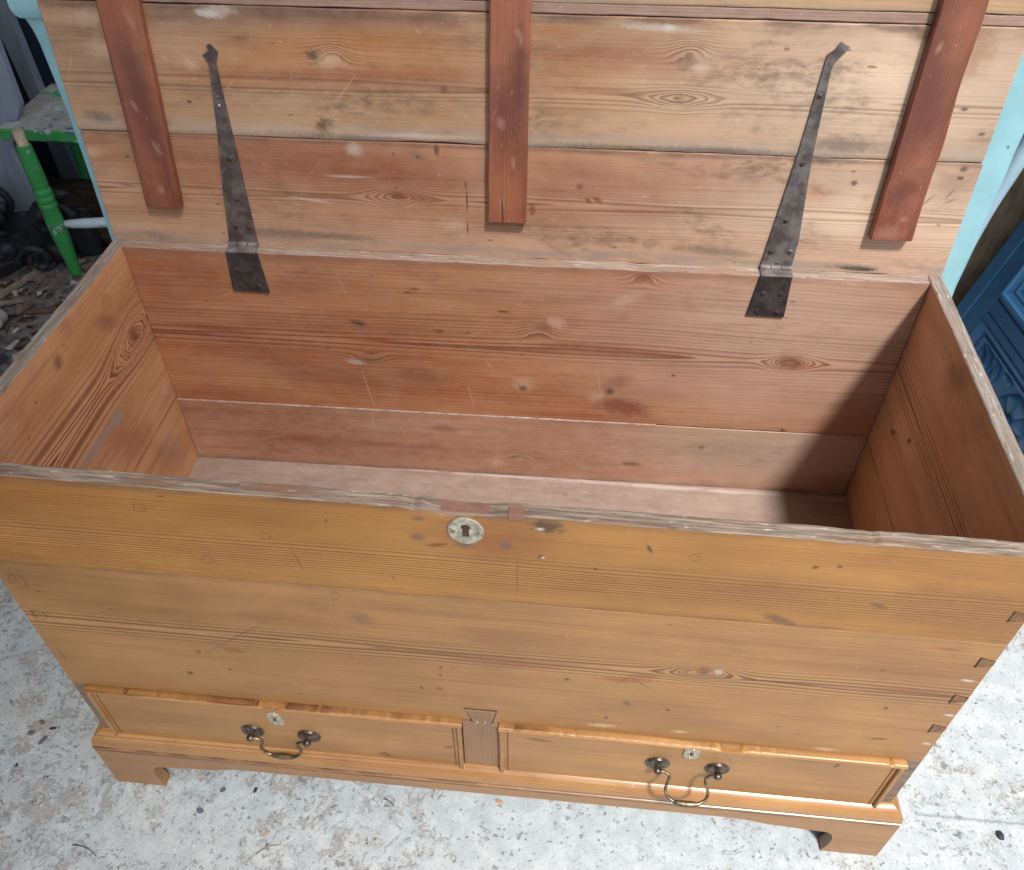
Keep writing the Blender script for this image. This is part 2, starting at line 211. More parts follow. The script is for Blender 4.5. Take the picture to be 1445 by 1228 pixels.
MARKS={"ft": [(0.2207,0.6719,0.008,0.0067,0.11,"ring"),(0.2734,0.5902,0.0076,0.0076,0.13,"ring"),(0.3499,0.6404,0.0064,0.0059,0.12,"ring"),(0.5179,0.6887,0.0065,0.0034,-0.02,"grey"),(0.5141,0.6588,0.0081,0.0059,-0.02,"grey"),(0.6072,0.656,0.0067,0.0069,0.12,"grey"),(0.6486,0.6905,0.0171,0.0099,-0.15,"burn"),(0.6416,0.6864,0.005,0.0022,-0.02,"white"),(0.6435,0.6416,0.0037,0.0036,0.12,"burn"),(0.6457,0.6407,0.0022,0.0018,0.12,"white"),(0.535,0.6484,0.0118,0.0034,0.28,"red"),(0.5904,0.7056,0.0387,0.0076,-0.05,"grey"),(0.5635,0.6507,0.0126,0.0047,0.01,"grime"),(0.6192,0.6029,0.0406,0.0009,-1.57,"scr"),(0.7533,0.6681,0.0073,0.0023,-1.11,"nick"),(0.701,0.6284,0.0022,0.0024,0.13,"nick"),(0.9193,0.6589,0.0034,0.0029,0.13,"nick"),(0.5477,0.7051,0.0284,0.0109,-0.02,"pale"),(0.5969,0.6606,0.0657,0.035,-0.05,"red2"),(0.7992,0.66,0.0063,0.0058,0.12,"ring"),(0.9981,0.6034,0.0101,0.0042,-0.4,"nick2"),(0.9048,0.5637,0.0215,0.0069,-0.42,"nick2"),(0.9426,0.663,0.0027,0.0023,0.13,"nick"),(0.4205,0.6741,0.0029,0.0013,-1.34,"nick"),(0.4823,0.5849,0.0067,0.0009,-1.31,"nick2"),(0.3781,0.6034,0.0239,0.0011,-1.38,"scr")],"fm": [(0.4107,0.5405,0.0056,0.0072,-0.16,"ring"),(0.436,0.4985,0.0169,0.012,-0.49,"smear"),(0.3795,0.5165,0.0325,0.0151,-0.33,"smear2"),(0.2641,0.4285,0.068,0.0014,0.73,"scr"),(0.8417,0.4463,0.0083,0.0102,0.03,"knot"),(0.8589,0.4476,0.0057,0.0063,0.16,"white2"),(0.6115,0.4265,0.0648,0.0082,-0.0,"resin"),(0.2597,0.4018,0.0161,0.0071,-0.1,"resin"),(0.4548,0.4371,0.0156,0.0049,-0.1,"resin"),(0.7505,0.4115,0.0343,0.0066,0.03,"resin"),(0.7749,0.4239,0.0169,0.0065,0.03,"resin"),(1.0941,0.5337,0.0182,0.0035,-0.04,"resin"),(1.0857,0.4423,0.0478,0.0062,0.03,"resin"),(1.1384,0.5547,0.0076,0.002,-0.1,"white"),(1.1349,0.4747,0.0081,0.0023,-0.1,"white"),(1.1422,0.3951,0.0068,0.0025,-0.1,"white"),(1.1401,0.3214,0.0054,0.0025,-0.1,"white"),(1.0664,0.3986,0.0032,0.0034,0.18,"nick"),(1.0802,0.323,0.0119,0.0037,0.12,"nick2"),(1.0637,0.546,0.0001,0.0001,0.15,"nick"),(0.6818,0.4016,0.0035,0.0033,0.17,"nick"),(0.7364,0.3147,0.0028,0.0037,0.18,"nick"),(0.7601,0.3559,0.0068,0.0042,-0.73,"nick2"),(0.8116,0.3489,0.0027,0.0036,0.18,"nick"),(0.5247,0.4042,0.0023,0.0033,0.16,"nick"),(0.5227,0.3852,0.0018,0.0034,0.16,"nick"),(0.4966,0.3493,0.0024,0.0035,0.17,"nick"),(0.5198,0.3515,0.0055,0.0036,0.0,"nick2"),(0.7335,0.293,0.0204,0.0048,0.08,"chip"),(0.8351,0.2948,0.0109,0.0038,0.04,"chip"),(1.0244,0.2826,0.0163,0.0042,-0.03,"chip"),(0.2105,0.3907,0.0039,0.005,0.16,"nick2"),(0.1841,0.3343,0.0046,0.0049,-0.18,"nick"),(0.2436,0.353,0.004,0.0035,0.16,"nick2"),(0.7725,0.4068,0.0238,0.0013,-0.71,"scr"),(0.2521,0.4824,0.0001,0.0001,0.14,"nick"),(0.5484,0.5674,0.0236,0.0081,-0.16,"smear2"),(0.6199,0.4857,0.0663,0.0181,-0.1,"smear2"),(0.2174,0.5154,0.0333,0.0214,-0.1,"smear2"),(0.7505,0.4115,0.0138,0.0012,0.96,"scr"),(0.0219,0.5174,0.015,0.0123,-1.46,"ring"),(0.0197,0.446,0.0118,0.0103,-1.47,"ring"),(0.0144,0.3547,0.0143,0.0019,-1.56,"scr"),(0.0128,0.445,0.0127,0.0018,-1.56,"scr"),(0.0204,0.5242,0.0137,0.0017,-1.55,"scr")],"dl": [(0.4306,0.1587,0.0103,0.007,-0.18,"nick2"),(0.5261,0.1997,0.0083,0.0042,0.2,"nick2"),(0.1314,0.209,0.0629,0.022,0.01,"smear2"),(0.3222,0.1704,0.0629,0.0227,0.01,"smear2")],"dr": [(0.6503,0.2451,0.0193,0.0041,-0.1,"nick2"),(1.0464,0.2502,0.0075,0.0029,1.16,"nick"),(1.007,0.2608,0.023,0.0098,-0.03,"grime"),(0.9098,0.2346,0.0196,0.0029,-1.23,"smear2")],"bu": [(0.98,0.6,0.3,0.16,0.0,"dustlit_back"),(0.6173,0.5976,0.0134,0.0077,-0.16,"smear"),(0.6344,0.6088,0.0157,0.0099,-0.37,"palefan"),(0.3496,0.522,0.0196,0.0099,-0.05,"smear"),(0.3288,0.5151,0.0151,0.0058,-0.16,"white2"),(0.4242,0.4944,0.0441,0.0174,-0.05,"purple"),(0.5863,0.4895,0.0143,0.0115,-0.16,"pale"),(0.5875,0.4795,0.0066,0.0058,0.07,"burn"),(0.7211,0.4815,0.0076,0.0072,0.07,"burn"),(0.7034,0.47,0.016,0.0112,-0.38,"pale"),(0.7304,0.5008,0.0278,0.0137,0.52,"purple"),(0.7457,0.4507,0.0448,0.0177,-0.16,"red"),(0.979,0.5561,0.0214,0.0126,-0.2,"knot"),(1.0055,0.5524,0.031,0.0131,-0.05,"orange"),(0.7507,0.6913,0.0116,0.0091,0.47,"knot"),(0.7273,0.6512,0.022,0.0083,0.48,"pale"),(0.3416,0.5901,0.0125,0.0053,-0.16,"burn"),(0.4314,0.6552,0.0081,0.003,-0.05,"nick2"),(0.4207,0.6486,0.0062,0.0024,0.06,"nick2"),(0.1882,0.3705,0.0001,0.0002,0.08,"nick"),(0.3422,0.4595,0.0421,0.0015,-1.41,"pscr"),(0.5059,0.4561,0.026,0.0014,-1.4,"pscr"),(0.5352,0.5229,0.0176,0.0012,-1.07,"pscr"),(0.327,0.6531,0.0201,0.0011,-1.31,"pscr"),(0.3212,0.4729,0.1346,0.0374,-0.05,"red2"),(0.1636,0.5337,0.1206,0.0312,-0.05,"red2"),(0.1171,0.4286,0.1045,0.0285,-0.05,"red2"),(0.7354,0.5631,0.0937,0.0066,-0.03,"resin"),(0.6516,0.5671,0.0523,0.0066,0.02,"resin"),(0.3648,0.5599,0.0429,0.0054,-0.03,"resin"),(0.1163,0.5674,0.0644,0.0069,-0.07,"resin"),(1.0114,0.6494,0.1073,0.0469,-0.05,"pale2"),(0.8474,0.6399,0.119,0.042,-0.05,"pale2"),(0.5974,0.6738,0.0988,0.0294,-0.03,"pale3"),(0.9988,0.4192,0.0069,0.0036,-0.72,"nick"),(0.7035,0.499,0.0311,0.0013,-1.37,"pscr"),(0.8137,0.5205,0.0032,0.0028,0.07,"nick"),(0.5047,0.5817,0.0053,0.0026,0.06,"nick2"),(0.5574,0.6231,0.0092,0.002,-0.01,"nick"),(0.4626,0.5818,0.0064,0.0039,0.06,"nick2"),(0.2423,0.6842,0.001,0.0012,0.05,"nick"),(0.2912,0.704,0.0798,0.0138,-0.01,"red2"),(0.5376,0.6586,0.0401,0.0036,-0.03,"red2")],"bl": [(1.0,0.37,0.26,0.09,0.0,"dustlit_back"),(0.5315,0.3136,0.0073,0.0086,0.08,"ringk"),(0.5435,0.3112,0.0145,0.0138,0.08,"pale"),(0.1552,0.3263,0.0075,0.0085,0.08,"ringk"),(0.4627,0.3831,0.0233,0.0081,-0.04,"purple"),(0.3331,0.3814,0.0939,0.0164,-0.04,"pale3"),(0.8922,0.3597,0.115,0.0324,-0.04,"grime2"),(0.7691,0.3246,0.0164,0.0051,0.01,"nick2"),(0.8789,0.3718,0.0056,0.0049,0.08,"nick2"),(0.6601,0.3822,0.0138,0.0096,0.08,"smear2"),(0.3409,0.3979,0.0214,0.0015,-1.49,"pscr"),(0.3908,0.3663,0.0117,0.0013,-1.24,"pscr"),(0.2066,0.3388,0.1086,0.0207,-0.04,"red2")],"lu": [(1.02,0.235,0.26,0.1,0.0,"dustlit_lid"),(0.3266,0.2571,0.011,0.0067,-0.14,"burn"),(0.3425,0.2527,0.0192,0.0098,0.03,"pale"),(0.4838,0.2221,0.0059,0.0044,-0.5,"knot"),(0.7748,0.2647,0.009,0.0087,0.03,"smear"),(0.7907,0.2572,0.0115,0.0048,0.03,"white2"),(0.7941,0.2621,0.0246,0.0127,0.03,"pale"),(0.7692,0.2195,0.0085,0.0059,0.03,"smear"),(0.7636,0.2101,0.0119,0.0043,0.03,"pale"),(0.3296,0.1705,0.0129,0.0127,0.04,"burn"),(0.3365,0.1671,0.0092,0.0109,0.04,"pale"),(0.2067,0.3007,0.0167,0.0048,-0.1,"white"),(0.2205,0.3049,0.0215,0.0062,0.03,"white2"),(0.7473,0.2996,0.0073,0.0038,0.03,"white"),(0.736,0.2993,0.0487,0.0045,-0.04,"white2"),(0.4567,0.1632,0.0636,0.0036,0.0,"white2"),(0.3647,0.1571,0.055,0.0046,-0.02,"grime"),(0.2914,0.1609,0.0458,0.0056,-0.05,"grey"),(0.2734,0.1639,0.0553,0.0074,-0.02,"pale"),(0.5379,0.1488,0.0182,0.0055,0.0,"grey"),(0.6906,0.1564,0.089,0.0055,0.0,"grey"),(0.823,0.1577,0.0789,0.0054,0.0,"grey"),(0.9763,0.1715,0.0513,0.0105,0.0,"grime"),(0.3981,0.3041,0.0921,0.0054,-0.01,"purple"),(0.4813,0.2986,0.0332,0.0077,-0.05,"purple"),(0.6297,0.3079,0.0326,0.0038,-0.01,"purple"),(0.5475,0.2465,0.0445,0.0904,0.03,"pale2"),(1.0025,0.2604,0.075,0.0533,-0.14,"cream"),(0.8766,0.2802,0.114,0.0306,-0.05,"pale2"),(1.0306,0.2998,0.0143,0.0076,-0.28,"burn2"),(1.021,0.3055,0.0314,0.0059,-0.02,"purple"),(1.0964,0.2789,0.0202,0.0301,-0.21,"dig"),(0.1745,0.292,0.0682,0.0192,-0.05,"grime2"),(0.1598,0.2677,0.0532,0.0243,0.03,"pale3"),(0.2307,0.2284,0.0804,0.0119,-0.0,"orange"),(0.3779,0.2739,0.1032,0.0127,0.03,"orange"),(0.3913,0.2376,0.1229,0.0083,0.03,"red2"),(0.6765,0.2257,0.0513,0.0042,-0.04,"red2"),(0.6316,0.2692,0.0835,0.0095,-0.0,"red2"),(0.614,0.2922,0.0412,0.0092,-0.01,"orange"),(0.2969,0.1961,0.1177,0.0088,-0.0,"pale3"),(0.1697,0.2434,0.011,0.0076,-0.53,"pale"),(0.0572,0.2929,0.0309,0.0094,0.03,"pale"),(0.068,0.257,0.0226,0.0115,0.03,"pale"),(0.0228,0.2557,0.0001,0.0001,0.03,"nick"),(0.1585,0.1967,0.0037,0.0018,0.03,"nick"),(0.2062,0.1975,0.0064,0.001,-0.97,"pscr"),(0.168,0.2475,0.0228,0.0012,-0.75,"pscr"),(0.8846,0.2804,0.004,0.0019,0.03,"nick2"),(0.9854,0.2639,0.0065,0.0019,-0.05,"nick2"),(0.2154,0.2195,0.0099,0.0012,0.76,"pscr"),(0.033,0.1737,0.0179,0.0077,-0.14,"grime"),(0.0981,0.1714,0.0373,0.0074,-0.02,"grime"),(0.0171,0.2388,0.0114,0.0008,-2.05,"pscr"),(1.1047,0.2191,0.0049,0.0025,0.03,"burn"),(1.1352,0.1905,0.0041,0.0026,0.04,"burn"),(0.4556,0.2878,0.0046,0.0017,-0.86,"pscr"),(0.358,0.2155,0.0281,0.0008,0.88,"pscr"),(0.36,0.262,0.2,0.03,0.0,"orange"),(0.4,0.228,0.22,0.018,0.0,"red2"),(0.3,0.3,0.16,0.012,0.0,"purple"),(0.7,0.262,0.14,0.026,0.0,"red2"),(0.78,0.18,0.2,0.018,0.0,"pale2"),(0.05,0.24,0.05,0.07,0.0,"grime2")],"ll": [(1.02,0.08,0.3,0.1,0.0,"dustlit_lid"),(0.4137,0.0824,0.0132,0.0061,-0.14,"knotf"),(0.4422,0.0796,0.0282,0.0061,-0.14,"resin"),(0.6561,0.1043,0.0048,0.0046,-1.02,"red"),(0.6684,0.0853,0.0058,0.0029,-0.68,"red"),(0.6804,0.0868,0.0076,0.0038,-0.5,"red"),(0.6663,0.1182,0.055,0.0152,-0.14,"red2"),(0.36,0.1156,0.1125,0.0136,-0.03,"red2"),(0.3064,0.1373,0.093,0.0095,-0.03,"red2"),(0.3494,0.1055,0.0323,0.002,0.0,"white2"),(0.2967,0.0704,0.0286,0.0021,-0.11,"white2"),(0.2491,0.0192,0.0599,0.0087,-0.03,"grime"),(0.3289,0.0175,0.0496,0.0054,-0.03,"grime"),(0.5078,0.0774,0.016,0.0011,-1.56,"scrd"),(0.5077,0.0395,0.0105,0.0012,-1.57,"scrd"),(0.5065,0.1001,0.0059,0.0011,-1.57,"scrd"),(0.4703,0.1454,0.0037,0.0083,0.04,"burn"),(0.4441,0.1378,0.0108,0.0048,-0.33,"grime"),(0.363,0.1423,0.0112,0.0093,0.04,"white2"),(0.5949,0.0691,0.0047,0.0091,0.04,"red"),(0.5467,0.0988,0.0449,0.0587,0.04,"pale2"),(1.0016,0.1233,0.0044,0.0038,0.04,"burn"),(1.0217,0.1042,0.007,0.0058,0.04,"orange"),(0.9593,0.153,0.0307,0.008,-0.05,"grime"),(1.1294,0.146,0.0051,0.0036,0.04,"burn"),(1.1288,0.1349,0.0043,0.0028,0.04,"burn"),(1.1233,0.1254,0.0257,0.0149,0.04,"grime2"),(1.0962,0.1006,0.0159,0.0016,0.88,"pencil"),(1.123,0.1132,0.0097,0.0015,1.16,"pencil"),(1.1261,0.1038,0.0079,0.0016,0.47,"pencil"),(0.957,0.1062,0.0221,0.0153,0.04,"orange"),(0.8448,0.0205,0.0572,0.0073,-0.05,"grime"),(1.0374,0.0032,0.0246,0.0032,-0.03,"hole"),(1.0276,0.0049,0.0379,0.0053,-0.03,"grime"),(0.0437,0.0811,0.0114,0.0032,-0.15,"grime"),(0.0105,0.1018,0.0123,0.0202,-1.31,"grime2"),(0.0084,0.126,0.0197,0.0077,0.04,"pale"),(0.0995,0.1053,0.0484,0.006,-0.01,"orange"),(0.1548,0.0927,0.0194,0.0141,-0.01,"orange"),(0.4458,0.136,0.0019,0.0019,0.04,"nick"),(0.4136,0.1386,0.0019,0.0019,0.04,"nick"),(0.7346,0.0722,0.1304,0.004,-0.01,"red2"),(0.8314,0.046,0.1406,0.0123,-0.01,"pale2"),(1.0098,0.0743,0.0807,0.0298,0.04,"cream"),(1.0747,0.1969,0.0001,0.0001,0.04,"nick"),(0.0467,0.0207,0.0407,0.0066,-0.01,"pale"),(0.7759,0.1131,0.1813,0.0133,-0.01,"pale3"),(0.0554,0.1211,0.0029,0.0019,0.04,"nick"),(0.4884,0.0428,0.0194,0.0094,0.05,"pale"),(0.45,0.018,0.6,0.026,0.0,"pale2"),(0.95,0.02,0.4,0.03,0.0,"pale2"),(0.33,0.112,0.24,0.036,0.0,"red2"),(0.72,0.115,0.16,0.034,0.0,"red2"),(0.33,0.112,0.16,0.02,0.0,"red2")],"b1": [(0.1149,0.2935,0.0047,0.0115,0.31,"bscuff"),(0.1056,0.1392,0.0042,0.0111,0.35,"bscuff"),(0.0907,0.1933,0.003,0.0081,0.34,"bscuff"),(0.0964,0.0825,0.0049,0.006,0.04,"bscuff"),(0.0961,0.228,0.0099,0.031,0.33,"smear2"),(0.103,0.2,0.1,0.022,1.6,"bdark"),(0.085,0.09,0.05,0.02,1.6,"blite"),(0.12,0.29,0.05,0.02,1.6,"blite")],"b2": [(0.5743,0.2927,0.0033,0.0046,0.03,"bscuff"),(0.5777,0.2851,0.0025,0.0077,0.03,"bscuff"),(0.579,0.1881,0.0061,0.0052,0.04,"ringk"),(0.573,0.1747,0.0018,0.0013,0.04,"nick"),(0.5698,0.1382,0.0027,0.0093,0.04,"bscuff"),(0.5552,0.084,0.0047,0.0089,0.04,"bscuff"),(0.5562,0.07,0.0011,0.0261,0.04,"scrd"),(0.5545,0.1872,0.0053,0.0079,0.04,"bscuff"),(0.5831,0.2098,0.0086,0.034,0.03,"smear2"),(0.558,0.205,0.085,0.026,1.57,"bdark"),(0.575,0.245,0.05,0.012,1.57,"bdark"),(0.552,0.285,0.05,0.02,1.57,"blite"),(0.56,0.09,0.05,0.02,1.57,"blite")],"b3": [(1.0497,0.2901,0.0033,0.0071,-0.21,"bscuff"),(1.0669,0.1256,0.0132,0.0101,-0.3,"knotf"),(1.0725,0.1442,0.0101,0.0091,0.04,"smear"),(1.0769,0.1791,0.0035,0.005,-0.14,"ringk"),(1.0717,0.0829,0.0053,0.0039,0.04,"bscuff"),(1.061,0.2421,0.0085,0.0337,-0.21,"smear2"),(1.0571,0.0624,0.0178,0.012,0.05,"bscuff"),(1.055,0.235,0.085,0.026,1.57,"bdark"),(1.067,0.13,0.05,0.02,1.57,"blite"),(1.07,0.31,0.05,0.02,1.57,"blite"),(1.06,0.118,0.02,0.016,1.57,"bdark")],"sl": [(0.3943,0.584,0.0162,0.0124,-0.65,"knot"),(0.361,0.6631,0.0135,0.0143,-0.37,"plug"),(0.3452,0.6423,0.0287,0.0116,-0.64,"purple"),(0.2255,0.6682,0.0104,0.0098,-0.68,"burn2"),(0.2309,0.5212,0.0587,0.0072,-0.06,"gouge"),(0.2855,0.5174,0.0157,0.0119,-0.06,"gouge"),(0.2954,0.4651,0.0616,0.0316,-0.77,"red2"),(0.2657,0.6956,0.0182,0.0125,-0.64,"smear2"),(0.38,0.4141,0.0289,0.0746,-0.01,"pale2"),(0.37,0.3598,0.0497,0.0231,-0.79,"grime2"),(0.1646,0.6417,0.0681,0.0435,-0.16,"orange"),(0.2784,0.6396,0.0532,0.0349,-0.15,"orange"),(0.1617,0.6583,0.0027,0.0017,-0.73,"nick"),(0.31,0.5499,0.0141,0.0012,-1.19,"pscr"),(0.2673,0.6305,0.0075,0.0018,-0.08,"pscr"),(0.417,0.4568,0.0095,0.009,-0.72,"white2")],"sr": [(0.3504,0.6515,0.0275,0.038,2.72,"pale2"),(0.2964,0.6733,0.0353,0.0207,2.52,"purple"),(0.392,0.4911,0.0109,0.0041,2.38,"burn"),(0.3392,0.5256,0.0074,0.0049,2.37,"nick"),(0.2651,0.6006,0.0587,0.0563,2.56,"orange"),(0.4147,0.5398,0.0294,0.0332,2.27,"smear2"),(0.2432,0.5321,0.0041,0.0118,2.16,"pscr")],"fl": [(0.7809,0.0429,0.0072,0.0058,0.1,"grime"),(0.8371,0.0369,0.0124,0.0078,-0.39,"grime"),(0.4585,0.0463,0.0119,0.003,0.03,"red2"),(0.5937,0.0344,0.0102,0.0029,-0.02,"grime2"),(0.559,0.0213,0.0022,0.0019,0.1,"nick"),(0.637,0.0386,0.0036,0.002,0.1,"nick2"),(0.7415,0.0439,0.0014,0.0078,-0.02,"pscr"),(0.3079,0.0419,0.0304,0.0061,0.03,"white2")]}

# ------------------------------------------------------------------ materials
AXES = {'xz': ('x', 'z', 'y'), 'yz': ('y', 'z', 'x'), 'xy': ('x', 'y', 'z'), 'zx': ('z', 'x', 'y')}
PRE = ('bdark', 'blite', 'dustlit_back', 'dustlit_lid', 'pale2', 'pale3', 'cream', 'orange', 'red2', 'purple', 'smear2', 'grime2')
def wear(k, P, col, marks):
    for (u, v, su, sv, ang, kind) in marks:
        if su < .0004: continue
        c, op, soft, jag, ring = KIND[kind]
        n = k.nt.nodes.new('ShaderNodeGroup'); n.node_tree = PATCH
        k.nt.links.new(P, n.inputs['P'])
        n.inputs['Centre'].default_value = (u, v, 0)
        n.inputs['InvSize'].default_value = (1 / max(su, .0009), 1 / max(sv, .0009), 0)
        n.inputs['Angle'].default_value = ang; n.inputs['Soft'].default_value = soft
        n.inputs['Jag'].default_value = jag; n.inputs['Ring'].default_value = ring
        n.inputs['JagScale'].default_value = min(400.0, 2.2 / max(.004, min(su, sv * 2)))
        f = X(k, n.outputs[0]) * op
        col = k.mix(f, col, srgb(*c))
    return col

def wood(name, ax, seed, light, mid, deep, line, v0=0.0, freq=230.0, warp=.05, nu=.9, nv=3.0, e=.004,
         base=.22, bands=(), knots=(), marks=(), edges=(), rough=.45, coat=0.0, contrast=1.0, specks=.6, dust=None, bump=.25, grime=None, pores=.35, streaks=.6):
    k = K(name); a = AXES[ax]
    u, v, w = (getattr(k, q) for q in a)
    P = k.vec(u, v, 0.0)
    n1 = k.noise(k.vec(u * nu, v * nv, w * 2.0 + seed), 1.0, 2.0, .5) - .5
    dv = v - v0
    g = (dv * dv + e * e).sqrt() + n1 * warp
    halo = None
    if knots:
        kw1 = k.noise(k.vec(u * 24.0, v * 36.0, seed + 21.0), 1.0, 3.0, .7); kw2 = k.noise(k.vec(u * 24.0, v * 36.0, seed + 27.0), 1.0, 3.0, .7)
    for (ku, kv, su, sv, amp) in knots:
        du = (u - ku) * (1 / su) + (kw1 - .5) * .8; dw = (v - kv) * (1 / sv) + (kw2 - .5) * .8
        q = du * du + dw * dw
        g = g + (q * -1.0).exp() * amp
        h = (q * -.35).exp(); halo = h if halo is None else halo.mx(h)
    g = g + (k.noise(k.vec(u * 3.5, v * 60.0, w * 60.0 + seed), 1.0, 2.0) - .5) * .0018
    ph = g * freq + k.noise(k.vec(g * 30.0, seed * 1.7, 0.0), 1.0, 2.0) * 5.0
    f = ph.frac()
    ln = f.ss(.25, .9) * f.ss(.9, 1.0, 1.0, 0.0)
    B = None
    for (vb, wb, s) in bands:
        d = (v - vb + n1 * .03) * (1 / wb)
        b = (d * d * -1.0).exp() * s; B = b if B is None else B.mx(b)
    patchy = k.noise(k.vec(u * 2.2, v * 16.0, seed + 3.1), 1.0, 3.0).ss(.36, .64, .25, 1.0)
    amt = patchy * base
    if B is not None: amt = amt.mx(B)
    if halo is not None: amt = amt.mx(halo * .9)
    la = ln * amt
    fib = k.noise(k.vec(u * 9.0, v * 520.0, w * 520.0), 1.0, 3.0, .65)
    streak = k.noise(k.vec(u * 1.7, v * 55.0, w * 40.0 + seed), 1.0, 3.0, .6)
    blot = k.noise(k.vec(u * 3.2, v * 8.0, seed + 5.0), 1.0, 5.0, .6)
    col = k.mix(blot.ss(.32, .68), srgb(*mid), srgb(*light))
    col = k.mix(streak.ss(.48, .78) * (.55 * contrast), col, srgb(*deep))
    mott = k.noise(k.vec(u * 26.0, v * 60.0, seed + 9.0), 1.0, 4.0, .7)
    col = k.mix(mott.ss(.55, .8) * (.28 * contrast), col, srgb(*deep))
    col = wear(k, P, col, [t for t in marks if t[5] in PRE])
    col = k.mix(amt * (1.0 - ln) * .28, col, srgb(*(min(255, c + 26) for c in light)))
    col = k.mix(la * (.92 * contrast), col, srgb(*line))
    pore = k.noise(k.vec(u * 34.0, v * 620.0, w * 300.0 + seed), 1.0, 2.0, .5).ss(.60, .72) * k.noise(k.vec(u * 5.0, v * 14.0, seed + 6.0), 1.0, 3.0).ss(.38, .62)
    col = k.mix(pore * pores, col, srgb(*line))
    tone = k.noise(k.vec(u * 1.1, v * 22.0, seed + 11.0), 1.0, 4.0, .6)
    big_ = k.noise(k.vec(u * 4.5, v * 9.0, seed + 17.0), 1.0, 5.0, .62)
    tv = tone * .44 + big_ * .44 + .56
    col = k.mix(1.0, col, k.vec(tv, tv, tv), 'MULTIPLY')
    if grime is not None:
        gm = k.noise(k.vec(u * 6.0, v * 17.0, seed + 13.0), 1.0, 6.0, .68, .6).ss(.48, .72)
        gm2 = k.noise(k.vec(u * 42.0, v * 90.0, seed + 14.0), 1.0, 4.0, .7).ss(.34, .66)
        col = k.mix(gm * gm2 * grime[1], col, srgb(*grime[0]))
        gs = k.noise(k.vec(u * 3.0, v * 170.0, seed + 15.0), 1.0, 3.0, .6).ss(.56, .72)
        col = k.mix(gs * grime[1] * streaks, col, srgb(*grime[0]))
        wh = k.noise(k.vec(u * 60.0, v * 130.0, seed + 16.0), 1.0, 4.0, .75).ss(.62, .74)
        col = k.mix(wh * grime[1] * .7, col, srgb(232, 216, 200))
    val = fib * .30 + .85
    col = k.mix(1.0, col, k.vec(val, val, val), 'MULTIPLY')
    h = fib * .5 - la * .5
    vr = k.voro(k.vec(u * 24.0, v * 62.0, seed), 1.0)
    rnd = k.sepx(k.voro(k.vec(u * 24.0, v * 62.0, seed), 1.0, out='Color'))
    nick = vr.ss(.10, .05, 0.0, 1.0) * rnd.ss(.80, .82) if False else vr.ss(.05, .12, 1.0, 0.0) * rnd.ss(.84, .86)
    col = k.mix(nick * specks, col, srgb(66, 44, 30)); h = h - nick * 1.2
    sc2 = k.noise(k.vec(u * 160.0 + v * 50.0, v * 16.0 - u * 5.0, seed), 1.0, 1.0).ss(.76, .80)
    sc3 = k.noise(k.vec(u * 14.0 + v * 5.0, v * 120.0 - u * 60.0, seed + 4.0), 1.0, 1.0).ss(.76, .80)
    col = k.mix((sc2 + sc3).mn(1.0) * .22, col, srgb(min(255, light[0] + 40), min(255, light[1] + 40), min(255, light[2] + 36)))
    ed = k.noise(k.vec(u * 14.0, v * 60.0, seed + 2.0), 1.0, 4.0, .65)
    for (ve, we, c, op) in edges:
        d = (v - ve + (ed - .5) * we * 1.5) * (1 / we)
        col = k.mix((d * d * -1.0).exp() * ed.ss(.3, .6) * op, col, srgb(*c))
    col = wear(k, P, col, [t for t in marks if t[5] not in PRE])
    if dust is not None:
        dn = k.noise(k.vec(u * 30.0, v * 60.0, seed + 7.0), 1.0, 5.0, .7).ss(.35, .75)
        col = k.mix(dn * dust[1], col, srgb(*dust[0]))
    rg = blot.ss(.2, .8, rough - .08, rough + .14)
    return k.done(col, rg, h, bump, .0012, coat=coat)

def rim_mat(name, ax, seed, c1=(176, 160, 150), c2=(134, 116, 106), c3=(170, 124, 110), c4=(214, 204, 196)):
    k = K(name); u, v, w = (getattr(k, q) for q in AXES[ax])
    if ax == 'yz': v = w + v * .12; w = k.z * .2
    a = k.noise(k.vec(u * 14.0, v * 300.0, w * 60.0 + seed), 1.0, 4.0, .65)
    b = k.noise(k.vec(u * 9.0, v * 60.0, seed), 1.0, 4.0, .6)
    c = k.noise(k.vec(u * 34.0, v * 160.0, seed + 8), 1.0, 3.0, .6)
    col = k.mix(a.ss(.35, .7), srgb(*c2), srgb(*c1))
    col = k.mix(b.ss(.52, .68) * .8, col, srgb(*c3))
    col = k.mix(c.ss(.60, .72) * .7, col, srgb(*c4))
    col = k.mix(k.noise(k.vec(u * 50.0, v * 500.0, seed + 4), 1.0, 3.0).ss(.60, .70) * .75, col, srgb(70, 54, 46))
    return k.done(col, .75, a + c * .6, .6, .002)

def iron_mat(name, base=(92, 86, 84), dark=(56, 50, 48), rust=(112, 74, 58), blue=(70, 74, 92), seed=0.0):
    k = K(name)
    a = k.noise(k.p, 45.0, 5.0, .65); b = k.noise(k.p, 130.0, 4.0, .6); c = k.noise(k.vsub(k.p, (seed, 3.0, 1.0)), 28.0, 3.0, .6)
    col = k.mix(a.ss(.38, .66), srgb(*dark), srgb(*base))
    col = k.mix(b.ss(.56, .7) * .5, col, srgb(*rust))
    col = k.mix(c.ss(.60, .68) * .45, col, srgb(*blue))
    return k.done(col, .55, a + b * .5, .4, .0012, metal=.1, spec=.4)

def metal_mat(name, light, dark, metal=.8, rough=.35):
    k = K(name)
    a = k.noise(k.p, 160.0, 4.0, .6); b = k.noise(k.p, 60.0, 3.0, .6)
    col = k.mix(a.ss(.35, .7), srgb(*dark), srgb(*light))
    return k.done(col, b.ss(.2, .8, rough - .08, rough + .2), a, .15, .0005, metal=metal)

